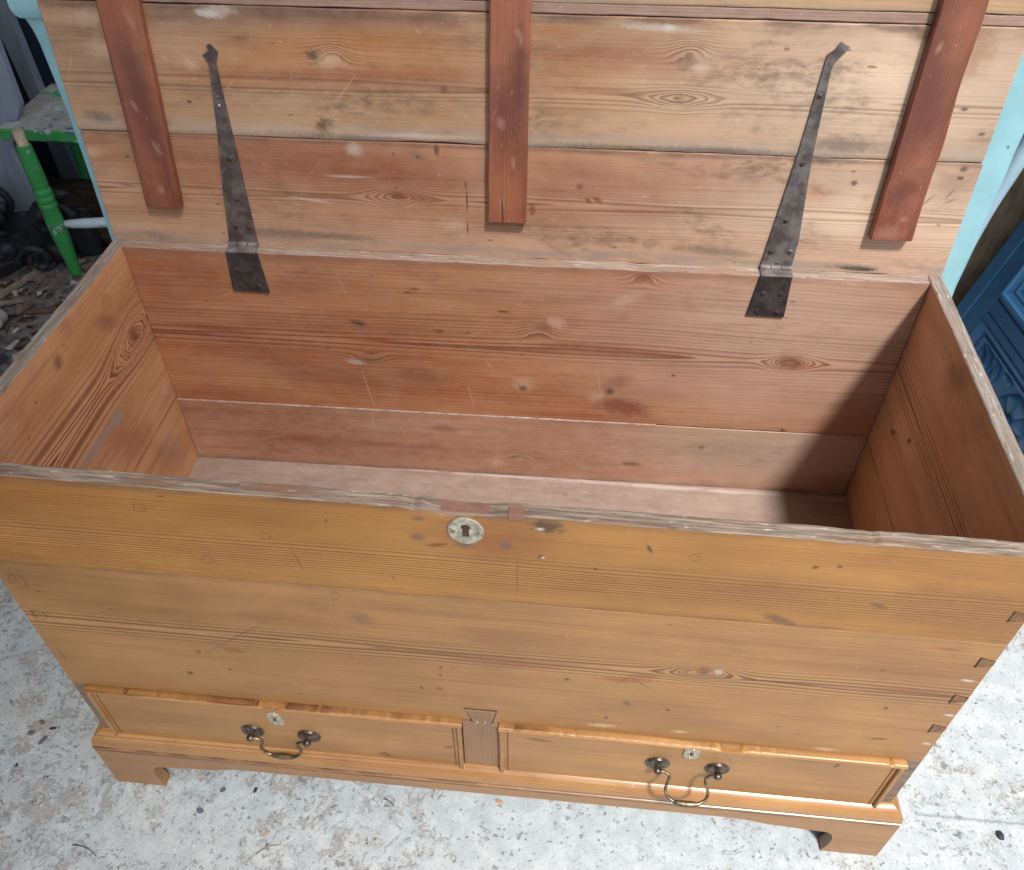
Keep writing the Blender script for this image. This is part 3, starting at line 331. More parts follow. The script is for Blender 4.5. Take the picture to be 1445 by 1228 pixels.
def paint_mat(name, c1, c2, wearc=None, wear_thr=.64, rough=.45, scale=30.0, wear_scale=40.0, seed=0.0):
    k = K(name); p = k.vsub(k.p, (seed, seed * .7, 0.0))
    a = k.noise(p, scale, 4.0, .6)
    col = k.mix(a.ss(.3, .7), srgb(*c1), srgb(*c2))
    fine = k.noise(p, scale * 9, 3.0, .6)
    h = a + fine * .4
    for i, wc in enumerate(wearc or ()):
        m = k.noise(k.vsub(p, (3.1 * i, 1.7 * i, .6 * i)), wear_scale * (1 + .5 * i), 5.0, .68).ss(wear_thr, wear_thr + .02)
        col = k.mix(m, col, srgb(*wc)); h = h - m * .6
    return k.done(col, rough, h, .25, .001)

def plain_mat(name, c1, c2, rough=.7, scale=40.0, bump=.3, bdist=.002, stretch=(1, 1, 1), seed=0.0):
    k = K(name)
    p = k.vec(k.x * stretch[0], k.y * stretch[1], k.z * stretch[2] + seed)
    a = k.noise(p, scale, 5.0, .65)
    return k.done(k.mix(a.ss(.32, .68), srgb(*c1), srgb(*c2)), rough, a, bump, bdist)

def concrete_mat():
    k = K('worn limewashed concrete')
    big = k.noise(k.p, 2.3, 4.0, .55)
    wrp = k.noise(k.p, 26.0, 3.0, .6, color=True)
    pw_ = k.vsub(k.p, k.vsub(wrp, (.035, .035, .035), 'MULTIPLY'), 'ADD')
    m1 = k.noise(pw_, 15.0, 6.0, .66, 1.2)
    m2 = k.noise(pw_, 52.0, 5.0, .7, 1.6)
    m3 = k.noise(k.p, 150.0, 3.0, .7)
    east = k.x.ss(-.45, 1.35, .0, .066)
    cover = m1 * .42 + m2 * .38 + m3 * .20 + (big - .5) * .20 + east
    wash = cover.ss(.445, .535)
    gr = k.noise(k.p, 210.0, 4.0, .7)
    g2 = k.noise(k.p, 34.0, 4.0, .6)
    bare = k.mix(g2.ss(.3, .7), srgb(166, 165, 163), srgb(188, 186, 183))
    bare = k.mix(gr.ss(.5, .72) * .5, bare, srgb(134, 132, 131))
    lime = k.mix(g2.ss(.35, .7), srgb(184, 193, 197), srgb(203, 210, 212))
    lime = k.mix(gr.ss(.50, .70) * .6, lime, srgb(150, 156, 158))
    col = k.mix(wash, bare, lime)
    rim = cover.ss(.43, .47) * cover.ss(.47, .50, 1.0, 0.0)
    col = k.mix(rim * .3, col, srgb(128, 124, 122))
    st = k.noise(k.vsub(k.p, (4.0, 1.0, 0.0)), 5.0, 3.0, .5).ss(.58, .74)
    col = k.mix(st * .22, col, srgb(190, 168, 148))
    wq = k.vsub(k.p, k.vsub(k.noise(k.p, 70.0, 3.0, .6, color=True), (.03, .03, .03), 'MULTIPLY'), 'ADD')
    vd = k.voro(wq, 34.0); vc = k.sepx(k.voro(wq, 34.0, out='Color'))
    pit = (vd + (gr - .5) * .5).ss(.10, .24, 1.0, 0.0) * vc.ss(.66, .68)
    col = k.mix(pit * .6, col, srgb(112, 110, 110))
    vd2 = k.voro(wq, 85.0); vc2 = k.sepx(k.voro(wq, 85.0, out='Color'))
    pit2 = (vd2 + (m3 - .5) * .6).ss(.14, .30, 1.0, 0.0) * vc2.ss(.50, .52)
    col = k.mix(pit2 * .6, col, srgb(108, 102, 98))
    ln = (k.y - .052 + (gr - .5) * .006) * (1 / .0022)
    col = k.mix((ln * ln * -1.0).exp() * k.x.ss(1.235, 1.25) * k.x.ss(1.42, 1.45, 1.0, 0.0) * .6, col, srgb(120, 132, 140))
    return k.done(col, .85, wash * .6 + gr * .35 - pit - pit2 * .6 + m2 * .3, .5, .003)

M = {}
def g(*c): return c
OAK_L, OAK_M, OAK_D, OAK_LN = (188, 136, 80), (172, 118, 66), (150, 96, 48), (124, 76, 36)
M['ft'] = wood('amber pine front top', 'xz', 1.0, (184, 131, 66), (162, 109, 48), (138, 86, 36), (96, 56, 24), v0=.48, freq=230, warp=.016, e=.004,
    nv=4, base=.25, bands=((.608, .030, .8),), marks=MARKS['ft'], edges=((.7045, .006, (110, 78, 62), .7), (.557, .003, (96, 60, 36), .5)), rough=.42, coat=.12, grime=((110, 74, 44), .30))
M['fm'] = wood('amber pine front lower', 'xz', 2.0, (178, 132, 80), (157, 111, 62), (134, 88, 46), (94, 56, 28), v0=.437, freq=165, warp=.042, nu=1.3, nv=2.5,
    base=.14, bands=((.435, .024, .95),), knots=((.8393, .4459, .034, .014, -.034),), marks=MARKS['fm'],
    edges=((.268, .006, (112, 80, 52), .5), (.5545, .003, (100, 66, 40), .4)), rough=.42, coat=.12, grime=((116, 82, 58), .30))
M['dl'] = wood('pine drawer face', 'xz', 3.0, (176, 131, 80), (158, 112, 64), (136, 90, 50), (104, 66, 38), v0=.05, freq=240, warp=.02, base=.16, marks=MARKS['dl'] + MARKS['dr'], rough=.42, coat=.12, contrast=.7, grime=((118, 86, 60), .30))
M['bead'] = wood('worn golden pine moulding', 'xz', 4.0, (190, 142, 84), (172, 121, 64), (146, 94, 48), (112, 66, 36), v0=-.3, freq=300, warp=.02, base=.5, rough=.38, coat=.15, contrast=1.0, grime=((120, 66, 36), .4), edges=((.2744, .0011, (92, 52, 32), .9), (.2668, .0010, (96, 50, 32), .9)))
M['plinth'] = wood('pine plinth', 'xz', 5.0, (174, 130, 82), (156, 110, 66), (134, 92, 54), (106, 70, 40), v0=-.2, freq=260, warp=.03, base=.35, rough=.4, coat=.2,
    edges=((.111, .0022, (70, 44, 28), .9),), grime=((112, 78, 50), .4))
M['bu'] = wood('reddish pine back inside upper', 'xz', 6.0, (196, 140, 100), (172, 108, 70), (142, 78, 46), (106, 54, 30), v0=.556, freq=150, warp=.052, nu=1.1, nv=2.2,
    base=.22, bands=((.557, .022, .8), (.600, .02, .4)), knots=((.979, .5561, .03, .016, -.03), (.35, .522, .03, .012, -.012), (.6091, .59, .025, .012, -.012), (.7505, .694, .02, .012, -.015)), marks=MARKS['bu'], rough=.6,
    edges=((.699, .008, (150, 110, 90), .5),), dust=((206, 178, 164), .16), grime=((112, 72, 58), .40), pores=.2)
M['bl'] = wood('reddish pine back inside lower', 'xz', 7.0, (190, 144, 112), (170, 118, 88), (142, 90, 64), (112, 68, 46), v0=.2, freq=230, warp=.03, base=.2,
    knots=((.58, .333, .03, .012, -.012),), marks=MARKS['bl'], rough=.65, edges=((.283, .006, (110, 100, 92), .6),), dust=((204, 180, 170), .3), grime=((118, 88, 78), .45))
M['sl'] = wood('orange pine left inside', 'yz', 8.0, (222, 170, 124), (204, 148, 104), (174, 114, 74), (118, 68, 42), v0=.575, freq=115, warp=.042, nu=1.2, nv=2.5,
    base=.15, bands=((.575, .045, 1.0),), knots=((.3943, .584, .055, .030, -.07),), marks=MARKS['sl'], rough=.55, edges=((.42, .003, (110, 70, 46), .7),), dust=((206, 176, 156), .12), grime=((130, 82, 56), .40))
M['sr'] = wood('pine right inside', 'yz', 9.0, (222, 178, 138), (206, 154, 114), (172, 122, 86), (116, 76, 52), v0=.56, freq=170, warp=.03, nu=1.2, nv=2.5,
    base=.15, bands=((.565, .03, .95),), marks=MARKS['sr'], rough=.55, edges=((.41, .003, (90, 60, 42), .7),), grime=((112, 74, 54), .45))
M['fl'] = wood('dusty chest floor', 'xy', 10.0, (162, 142, 128), (148, 126, 112), (126, 100, 84), (100, 76, 64), v0=.2, freq=240, warp=.03, base=.2, marks=MARKS['fl'], rough=.8,
    dust=((190, 170, 164), .45), edges=((.447, .004, (206, 190, 182), .8),))
LD = dict(rough=.62, grime=((96, 76, 66), .72), contrast=1.0, pores=.15, streaks=.25)
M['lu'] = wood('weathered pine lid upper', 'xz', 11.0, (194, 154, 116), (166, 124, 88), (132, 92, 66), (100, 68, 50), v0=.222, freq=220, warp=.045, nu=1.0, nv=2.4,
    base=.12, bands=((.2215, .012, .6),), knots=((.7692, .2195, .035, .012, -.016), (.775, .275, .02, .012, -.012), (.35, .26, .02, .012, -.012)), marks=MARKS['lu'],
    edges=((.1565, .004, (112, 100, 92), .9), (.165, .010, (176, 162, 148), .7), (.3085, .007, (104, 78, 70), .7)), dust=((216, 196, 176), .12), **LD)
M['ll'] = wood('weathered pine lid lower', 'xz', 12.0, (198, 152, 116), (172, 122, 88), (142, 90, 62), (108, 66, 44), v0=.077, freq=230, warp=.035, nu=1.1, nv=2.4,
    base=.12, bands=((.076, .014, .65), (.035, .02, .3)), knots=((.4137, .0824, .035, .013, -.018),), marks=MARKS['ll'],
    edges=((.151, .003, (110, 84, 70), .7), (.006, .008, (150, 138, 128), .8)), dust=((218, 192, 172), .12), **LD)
M['lf'] = wood('pinkish lid filler strip', 'xz', 13.0, (172, 140, 122), (148, 114, 98), (120, 88, 76), (96, 68, 62), v0=.2, freq=300, warp=.02, base=.3, rough=.65, dust=((204, 190, 180), .2), grime=((110, 88, 80), .6))
M['lt'] = wood('pale lid top board', 'xz', 14.0, (206, 176, 140), (186, 150, 112), (152, 112, 80), (130, 92, 68), v0=.4, freq=230, warp=.03, base=.25, rough=.62, edges=((.324, .003, (150, 130, 118), .8),), grime=((120, 98, 88), .6))
BT = dict(ax='zx', rough=.42, coat=.15, grime=((92, 52, 46), .6), freq=330, warp=.02, nu=1.2, nv=6, base=.35, specks=.4, contrast=1.3)
for i, b in enumerate(('b1', 'b2', 'b3')):
    mk = [(v_, u_, su, sv, 1.5708 - an, kd) for (u_, v_, su, sv, an, kd) in MARKS[b]]
    M[b] = wood('red stained batten', seed=15.0 + i, light=(170, 104, 76), mid=(124, 64, 46), deep=(98, 50, 40), line=(84, 42, 30), v0=(.02, .5, .98)[i], marks=mk, **BT)
M['bside'] = M['b2']
M['rimf'] = rim_mat('splintered front rim', 'xy', 1.0, c1=(172, 156, 140), c2=(114, 96, 82), c3=(144, 104, 82), c4=(218, 208, 198))
M['rimb'] = rim_mat('dusty back rim', 'xy', 2.0, c1=(184, 166, 152), c2=(142, 122, 108), c3=(166, 128, 108))
M['rims'] = rim_mat('grey side rim', 'yz', 3.0, c1=(172, 162, 152), c2=(126, 114, 104), c3=(156, 130, 114))
M['endgrain'] = plain_mat('grey end grain', (112, 92, 76), (146, 122, 102), .7, 30, .5, .0015, (1, 1, 5))
M['pin'] = plain_mat('dovetail end grain', (112, 80, 52), (140, 104, 70), .6, 90, .4)
M['glue'] = plain_mat('pale glue line', (232, 212, 200), (190, 160, 146), .8, 60, .4)
M['lockw'] = wood('dull red lock infill', 'xy', 21.0, (158, 116, 98), (136, 94, 78), (106, 72, 60), (80, 54, 46), v0=-.1, freq=700, warp=.01, base=.7, rough=.7, contrast=1.3, grime=((92, 70, 66), .8))
M['iron'] = iron_mat('worn iron strap', (114, 104, 100), (76, 68, 66), (120, 86, 70), (92, 90, 100))
M['iron2'] = iron_mat('blued iron strap', (122, 116, 113), (80, 75, 74), (118, 90, 76), (78, 84, 112), seed=2.0)
M['irond'] = iron_mat('dark iron leaf', (82, 75, 75), (56, 51, 51), (94, 74, 66), (72, 72, 80))
M['ironl'] = iron_mat('rubbed iron knuckle', (142, 132, 132), (100, 92, 92), (128, 104, 94), (120, 118, 128))
M['screw'] = metal_mat('old screw', (120, 104, 96), (74, 62, 58), .6, .4)
M['screwb'] = metal_mat('bright screw', (210, 212, 216), (150, 152, 158), .9, .25)
M['esc'] = metal_mat('worn pale brass', (214, 208, 192), (166, 156, 134), .55, .38)
M['bronze'] = metal_mat('dark bronze', (140, 124, 110), (82, 74, 70), .85, .3)
M['brass'] = metal_mat('rubbed brass', (160, 142, 110), (92, 84, 74), .9, .28)
M['hole'] = plain_mat('painted recess shade', (58, 42, 28), (96, 70, 46), .9, 60)  # dark brown standing for the shade inside keyholes and screw slots
M['concrete'] = concrete_mat()
M['pin_d'] = wood('worn dark divider', 'zx', 22.0, (160, 124, 94), (144, 108, 80), (120, 86, 62), (90, 62, 46), v0=.5, freq=260, warp=.02, base=.3, rough=.55)
M['plinth_d'] = plain_mat('dark quirk', (104, 66, 38), (136, 90, 52), .6, 90)
M['bead2'] = wood('polished plinth moulding', 'xz', 23.0, (188, 140, 84), (168, 117, 64), (140, 90, 48), (104, 64, 36), v0=-.3, freq=320, warp=.02, base=.5, rough=.30, coat=.5, grime=((112, 66, 40), .5), edges=((.1200, .0016, (80, 48, 28), .9),))
M['plinthy'] = wood('pine plinth side', 'yz', 24.0, (196, 148, 100), (180, 128, 84), (160, 106, 66), (134, 88, 54), v0=-.2, freq=260, warp=.03, base=.3, rough=.5)
M['irond2'] = iron_mat('leaf screw', (84, 76, 74), (50, 44, 44), (104, 78, 64), (70, 70, 78), 4.0)
M['gap'] = plain_mat('dark joint line', (58, 38, 28), (84, 58, 42), .8, 90)

# ------------------------------------------------------------------ object helpers
def tag(o, label=None, cat=None, group=None, kind=None):
    if label: o['label'] = label
    if cat: o['category'] = cat
    if group: o['group'] = group
    if kind: o['kind'] = kind
    return o
def thing(name, label, cat, loc=(0, 0, 0), rz=0.0, group=None):
    o = bpy.data.objects.new(name, None); COL.objects.link(o)
    o.empty_display_size = .05; o.location = loc; o.rotation_euler = (0, 0, rz)
    return tag(o, label, cat, group)
def link(name, bm, mat, parent=None, mtx=None, smooth=False):
    bmesh.ops.recalc_face_normals(bm, faces=bm.faces[:])
    me = bpy.data.meshes.new(name); bm.to_mesh(me); bm.free()
    for m in (mat if isinstance(mat, (list, tuple)) else [mat]): me.materials.append(m)
    if smooth:
        for p in me.polygons: p.use_smooth = True
        if smooth == 'auto': me.set_sharp_from_angle(angle=R_(38))
    o = bpy.data.objects.new(name, me); COL.objects.link(o)
    if parent is not None: o.parent = parent
    if mtx is not None: o.matrix_basis = mtx
    return o
def nz(x, y=0.0, z=0.0): return mnoise.noise(Vector((x, y, z)))

def slab_bm(u0, u1, v0, v1, w0, w1, f, cham=.0015, nu=40, wob=.0005, seed=0.0, dents=(), vcut=1, bm=None, top=None):
    """board along u with worn, slightly uneven arrises. f maps (u, v, w) to xyz. dents: (side 'v0'/'v1', u, half width, depth)"""
    bm = bm or bmesh.new(); rings = []
    st = [u0] + [u0 + cham + (u1 - u0 - 2 * cham) * i / nu for i in range(nu + 1)] + [u1]
    for i, u in enumerate(st):
        sh = cham if i in (0, len(st) - 1) else 0.0
        a0, a1, b0, b1 = v0 + sh, v1 - sh, w0 + sh, w1 - sh
        a0 += wob * nz(u * 9, seed, 1.3) + .5 * wob * nz(u * 60, seed, 7.3)
        a1 += wob * nz(u * 9, seed, 4.7) + .5 * wob * nz(u * 60, seed, 9.1)
        for (s, du, hw, dp) in dents:
            q = dp * math.exp(-((u - du) / hw) ** 4)
            if s == 'v1': a1 -= q
            else: a0 += q
        c = [cham * (.45 + 1.3 * abs(nz(u * 24, seed + 3 * j, 2.2))) for j in range(4)]
        pts = [(a0, b0 + c[0]), (a0 + c[0], b0), (a1 - c[1], b0), (a1, b0 + c[1]), (a1, b1 - c[2]), (a1 - c[2], b1), (a0 + c[3], b1), (a0, b1 - c[3])]
        rings.append([bm.verts.new(f(u, p, q)) for p, q in pts])
    for r0, r1 in zip(rings, rings[1:]):
        for j in range(8):
            fc = bm.faces.new((r0[j], r0[(j + 1) % 8], r1[(j + 1) % 8], r1[j]))
            if top is not None and j in top: fc.material_index = 1
    bm.faces.new(rings[0]); bm.faces.new(rings[-1][::-1])
    return bm
def prism_bm(poly, f, w0, w1, bm=None, bev=0.0):
    """polygon (u, v) extruded from w0 to w1, front edge at w0 bevelled inward by bev"""
    bm = bm or bmesh.new(); n = len(poly)
    cu = sum(p[0] for p in poly) / n; cv = sum(p[1] for p in poly) / n
    def shrink(p):
        d = math.hypot(p[0] - cu, p[1] - cv) or 1; k = max(0, 1 - bev / d)
        return (cu + (p[0] - cu) * k, cv + (p[1] - cv) * k)
    s = 1 if w1 > w0 else -1
    L = ([[f(*shrink(p), w0) for p in poly]] if bev else []) + [[f(p[0], p[1], w0 + (s * bev if bev else 0)) for p in poly], [f(p[0], p[1], w1) for p in poly]]
    V = [[bm.verts.new(p) for p in l] for l in L]
    for a, b in zip(V, V[1:]):
        for i in range(n): bm.faces.new((a[i], a[(i + 1) % n], b[(i + 1) % n], b[i]))
    bm.faces.new(V[0]); bm.faces.new(V[-1][::-1])
    return bm
def box_bm(x0, x1, y0, y1, z0, z1, bm=None, cham=.002, nu=6, wob=.0005, seed=0.0):
    return slab_bm(x0, x1, z0, z1, y0, y1, lambda u, v, w: (u, w, v), cham, nu, wob, seed, bm=bm)
def tube_bm(pts, rad, seg=10, bm=None, cap=True):
    bm = bm or bmesh.new(); pts = [Vector(p) for p in pts]; n = len(pts)
    if not hasattr(rad, '__len__'): rad = [rad] * n
    T = [(pts[min(i + 1, n - 1)] - pts[max(i - 1, 0)]).normalized() for i in range(n)]
    up = Vector((0, 0, 1)) if abs(T[0].z) < .9 else Vector((1, 0, 0))
    N = (up - T[0] * up.dot(T[0])).normalized(); rings = []
    for i in range(n):
        N = (N - T[i] * N.dot(T[i])).normalized(); B = T[i].cross(N)
        rings.append([bm.verts.new(pts[i] + (N * math.cos(a) + B * math.sin(a)) * rad[i]) for a in (2 * math.pi * j / seg for j in range(seg))])
    for a, b in zip(rings, rings[1:]):
        for j in range(seg): bm.faces.new((a[j], a[(j + 1) % seg], b[(j + 1) % seg], b[j]))
    if cap: bm.faces.new(rings[0]); bm.faces.new(rings[-1][::-1])
    return bm
def lathe_bm(prof, f, seg=24, bm=None):
    """prof: (radius, height) list; f maps (a, b, h) -> xyz"""
    bm = bm or bmesh.new(); rings = []
    for r, h in prof:
        if r < 1e-6: rings.append([bm.verts.new(f(0, 0, h))])
        else: rings.append([bm.verts.new(f(r * math.cos(t), r * math.sin(t), h)) for t in (2 * math.pi * j / seg for j in range(seg))])
    for a, b in zip(rings, rings[1:]):
        for j in range(seg):
            q = [a[j % len(a)], a[(j + 1) % len(a)], b[(j + 1) % len(b)], b[j % len(b)]]
            q = list(dict.fromkeys(q))
            if len(q) > 2: bm.faces.new(q)
    for r in (rings[0], rings[-1]):
        if len(r) > 2: bm.faces.new(r)
    return bm
def catmull(P, n=6):
    P = [Vector(p) for p in P]; out = []
    for i in range(len(P) - 1):
        a, b, c, d = P[max(i - 1, 0)], P[i], P[i + 1], P[min(i + 2, len(P) - 1)]
        for k in range(n):
            t = k / n
            out.append(.5 * ((2 * b) + (c - a) * t + (2 * a - 5 * b + 4 * c - d) * t * t + (3 * b - a - 3 * c + d) * t ** 3))
    out.append(P[-1]); return out

# ================================================================== the pine chest
W, D, H, TH = 1.15, .46799, .70456, .0184
DD = .02039
ROOT = thing('blanket_chest', 'old amber pine blanket chest with its lid open, two bottom drawers and iron strap hinges', 'chest', (W / 2, D / 2, 0))
TB = Matrix.Translation((-W / 2, -D / 2, 0))
def chest(x, y, z):                       # the old carcase is a little out of square
    k = x / W - .5; t = max(0.0, min(1.0, y / D))
    z += (max(z, 0) / H) * k * (-.0095 * (1 - t))
    y += DD * k * t
    return (x, y, z)
def cpart(name, bm, mat, parent=None, smooth=False, label=None):
    o = link(name, bm, mat, parent or ROOT, TB if parent is None else None, smooth)
    if label: o['label'] = label
    return o
FX = lambda u, v, w: chest(u, w, v)       # boards running in x, thickness in y
FY = lambda u, v, w: chest(w, u, v)       # boards running in y
# slab faces: 3 = upper edge, 2/4 its arrises
# front boards
fd = (('v1', .5135, .006, .0022), ('v1', .5235, .0045, -.0008), ('v1', .566, .040, .0042), ('v1', .6165, .0075, .0012), ('v1', .945, .016, .0014), ('v1', .965, .006, .0022), ('v1', .30, .05, .0012), ('v1', .13, .03, .0010))
cpart('front_board', slab_bm(0, W, .5552, H, 0, TH, FX, .0014, 170, .0007, 1.0, fd, top=(2, 3, 4)), [M['ft'], M['rimf']])
cpart('front_board', slab_bm(0, W, .2760, .5547, .0003, TH, FX, .0010, 90, .0004, 2.0), M['fm'])
# lock infill on the rim above the escutcheon
cpart('lock_infill', slab_bm(.5275, .6045, .0025, TH - .002, .6985, .7012, lambda u, v, w: chest(u, v, w), .0006, 20, .0005, 3.0), M['lockw'], label='reddish wooden strip let into the front rim above the lock')
cpart('lock_infill', slab_bm(.6090, .6255, -.0008, .0125, .6975, .7050, lambda u, v, w: chest(u, v, w), .0008, 8, .0004, 4.0), M['lockw'], label='small reddish block let into the front rim')
# sides
for x0, nm in ((0, 'sl'), (W - TH, 'sr')):
    cut = .4216 if nm == 'sl' else .4085
    cpart('side_board', slab_bm(TH + .0004, D, cut + .0003, H - .0006, x0, x0 + TH, FY, .0014, 60, .0009, 5 + x0, top=(2, 3, 4)), [M[nm], M['rims']])
    cpart('side_board', slab_bm(.002, D, .140, cut - .0003, x0 + .0004, x0 + TH - .0004, FY, .0008, 30, .0003, 6 + x0), [M[nm]])
# rim ends of the front corners sit on the side boards' line; back boards
cpart('back_board', slab_bm(TH + .0003, W - TH - .0003, .4172, H - .0012, D - TH, D, FX, .0014, 110, .0010, 8.0, (('v1', .751, .02, .0016), ('v1', 1.06, .03, .001)), top=(2, 3, 4)), [M['bu'], M['rimb']])
cpart('back_board', slab_bm(TH + .0003, W - TH - .0003, .140, .4152, D - TH + .0004, D, FX, .0012, 60, .0004, 9.0), M['bl'])
cpart('glue_line', slab_bm(TH + .001, .80, .4146, .4178, D - TH - .0003, D - TH + .004, FX, .0003, 60, .0004, 10.0), M['glue'])
cpart('bottom_board', slab_bm(TH, W - TH, TH, D - TH, .2765, .2808, lambda u, v, w: chest(u, v, w), .0008, 20, .0003, 11.0), M['fl'])
# corner stiles beside the drawers and the dovetailed divider
for x0 in (.0004, W - .0194):
    cpart('corner_stile', slab_bm(.118, .2758, x0, x0 + .019, .0004, TH, lambda u, v, w: chest(v, w, u), .0008, 12, .0003, 12 + x0), M['endgrain'])
dv = [(.5455, .13), (.6005, .13), (.5995, .2690), (.5855, .2700), (.5925, .3050), (.5520, .3050), (.5625, .2705), (.5465, .2690)]
def grow(poly, d):
    cu = sum(p[0] for p in poly) / len(poly); cv = sum(p[1] for p in poly) / len(poly)
    return [(a + math.copysign(d, a - cu), b + math.copysign(d, b - cv)) for a, b in poly]
cpart('joint_gap', prism_bm(grow([p for p in dv[2:]], .0017), FX, -.0004, .004), M['gap'])
cpart('drawer_divider', prism_bm(dv, FX, -.0014, .01, bev=.0006), M['pin_d'])
for x in (.5670, .5772):
    cpart('divider_nail', lathe_bm([(.0022, 0), (.0022, .0008), (0, .0012)], lambda a, b, h: chest(x + a, -.0014 - h, .2745 + b * 1.6), 10), M['esc'])
# dovetail pins showing at the right corner
for z in (.6068, .5170, .4363, .3637):
    cpart('joint_gap', prism_bm([(1.1308, z - .0108), (1.1490, z - .0044), (1.1490, z + .0046), (1.1314, z + .0098)], FX, -.0002, .004), M['gap'])
    cpart('dovetail_pin', prism_bm([(1.1320, z - .0095), (1.1488, z - .0035), (1.1488, z + .0035), (1.1325, z + .0085)], FX, -.0006, .004, bev=.0002), M['pin'])

# drawers: front with cock-beaded edges, pulls and escutcheons
def bail(cx, z, half, swing, drawer):
    ang = R_(swing)
    for s in (-1, 1):
        bx = cx + s * half
        prof = [(0, 0), (.0166, 0), (.0170, .0010), (.0162, .0021), (.0136, .0016), (.0131, .0027), (.0112, .0031), (.0098, .0022), (.0076, .0025), (.0052, .0030), (.0036, .0042), (.0034, .0068), (.0044, .0080), (.0056, .0102), (.0058, .0124), (.0050, .0146), (.0030, .0162), (0, .0168)]
        cpart('handle_rose', lathe_bm(prof, lambda a, b, h: chest(bx + a, FACE - h, z + b), 28), M['bronze'], drawer, 'auto')
    yb = FACE - .0116
    P = []
    for (dx, dr) in ((-half + .0035, 0), (-half + .010, .0006), (-half + .0152, .0040), (-half + .0155, .0105), (-half + .0125, .0180), (-half + .0118, .0250), (-half + .0150, .0320), (-half + .0220, .0372), (-.012, .0392), (0, .0400)):
        P.append((dx, dr))
    P = P + [(-a, b) for a, b in P[-2::-1]]
    pts = catmull([(cx + a, yb - math.sin(ang) * b, z - math.cos(ang) * b) for a, b in P], 5)
    n = len(pts); rad = []
    for i in range(n):
        t = abs(i / (n - 1) - .5) * 2
        rad.append(.0021 + .0026 * math.exp(-(t / .16) ** 2) + .0008 * math.exp(-((t - 1) / .08) ** 2))
    cpart('bail_handle', tube_bm([chest(*p) for p in pts], rad, 12), M['brass'], drawer, True)
FACE = -.0045
DRAWERS = []
nr = random.Random(11)
NICKS = [[(nr.uniform(.03, .54), nr.uniform(.0005, .0014)) for _ in range(7)], [(nr.uniform(.60, 1.12), nr.uniform(.0005, .0014)) for _ in range(7)]]
for i, (xa, xb, ex, ez, hx, hz, hh, sw) in enumerate(((.0210, .5445, .2825, .2370, .2825, .1940, .0412, 6), (.5985, 1.1290, .8560, .2500, .8557, .2116, .0404, 50))):
    dr = cpart('drawer', slab_bm(xa, xb, .1240, .2700, FACE, .012, FX, .0008, 40, .0003, 20 + i), M['dl'],
               label=('left drawer with its handle hanging straight down', 'right drawer with its handle standing out')[i])
    # cock beads
    N = 220; bm = bmesh.new(); rings = []
    for k in range(N + 1):
        x = xa - .002 + (xb - xa + .004) * k / N
        wv = .0005 * nz(x * 9, 3.3 + i) + .00035 * nz(x * 120, 1.3 + i)
        chip = .0035 * math.exp(-((x - (.285 if i == 0 else .905)) / .018) ** 4)
        q_ = .0095
        for (nx, nd) in NICKS[i]: chip += nd * math.exp(-((x - nx) / .0022) ** 4)
        prof = [(.002, .2640 + q_ - chip), (-.0050, .2645 + q_ + wv - chip), (-.0078, .2637 + q_ + wv - chip * .6), (-.0094 - wv, .2618 + q_), (-.0097 - wv, .2598 + q_), (-.0088, .2580 + q_), (FACE + .001, .2570 + q_)]
        rings.append([bm.verts.new(chest(x, a, b)) for a, b in prof])
    for a, b in zip(rings, rings[1:]):
        for j in range(len(prof) - 1): bm.faces.new((a[j], a[j + 1], b[j + 1], b[j]))
    bm.faces.new(rings[0]); bm.faces.new(rings[-1][::-1])
    cpart('bead', bm, M['bead'], dr, 'auto')
    for x0 in (xa - .0015, xb - .0058):
        cpart('bead', slab_bm(.1245, .2660, x0, x0 + .0062, FACE - .0042, .004, lambda u, v, w: chest(v, w, u), .0016, 20, .0004, 30 + x0), M['dl'], dr)
        cpart('bead', slab_bm(.1245, .2650, x0 + (.0105 if x0 < xa else -.0066), x0 + (.0125 if x0 < xa else -.0046), FACE - .0006, .002, lambda u, v, w: chest(v, w, u), .0004, 20, .0002, 31 + x0), M['plinth_d'], dr)
    # small square-cut escutcheon with a slot painted dark
    e = .0108; c = .0050
    tilt = R_(14 if i == 0 else 0); ratio = 1.5 if i == 0 else 1.4
    oc = [(-e + c, -e), (e - c, -e), (e, -e + c), (e, e - c), (e - c, e), (-e + c, e), (-e, e - c), (-e, -e + c)]
    oc = [(ex + a * math.cos(tilt) - b * math.sin(tilt) * ratio, ez + (a * math.sin(tilt) + b * math.cos(tilt) * ratio)) for a, b in oc]
    es = cpart('escutcheon', prism_bm(oc, FX, FACE - .0022, FACE, bev=.0010), M['esc'], dr)
    kh = [(-.0022, -.0036), (.0022, -.0036), (.0018, .0006), (.0030, .0022), (.0018, .0044), (-.0018, .0044), (-.0030, .0022), (-.0018, .0006)]
    cpart('keyhole', prism_bm([(ex + a, ez + b) for a, b in kh], FX, FACE - .0025, FACE), M['hole'], dr)
    for s in (-1, 1):
        cpart('pin', lathe_bm([(.0018, 0), (.0014, .0009), (0, .0012)], lambda a, b, h: chest(ex + a + s * .0012, FACE - .0022 - h, ez + s * .0118 + b), 10), M['screwb'], dr, 'auto')
    bail(hx, hz, hh, sw, dr)
    DRAWERS.append(dr)

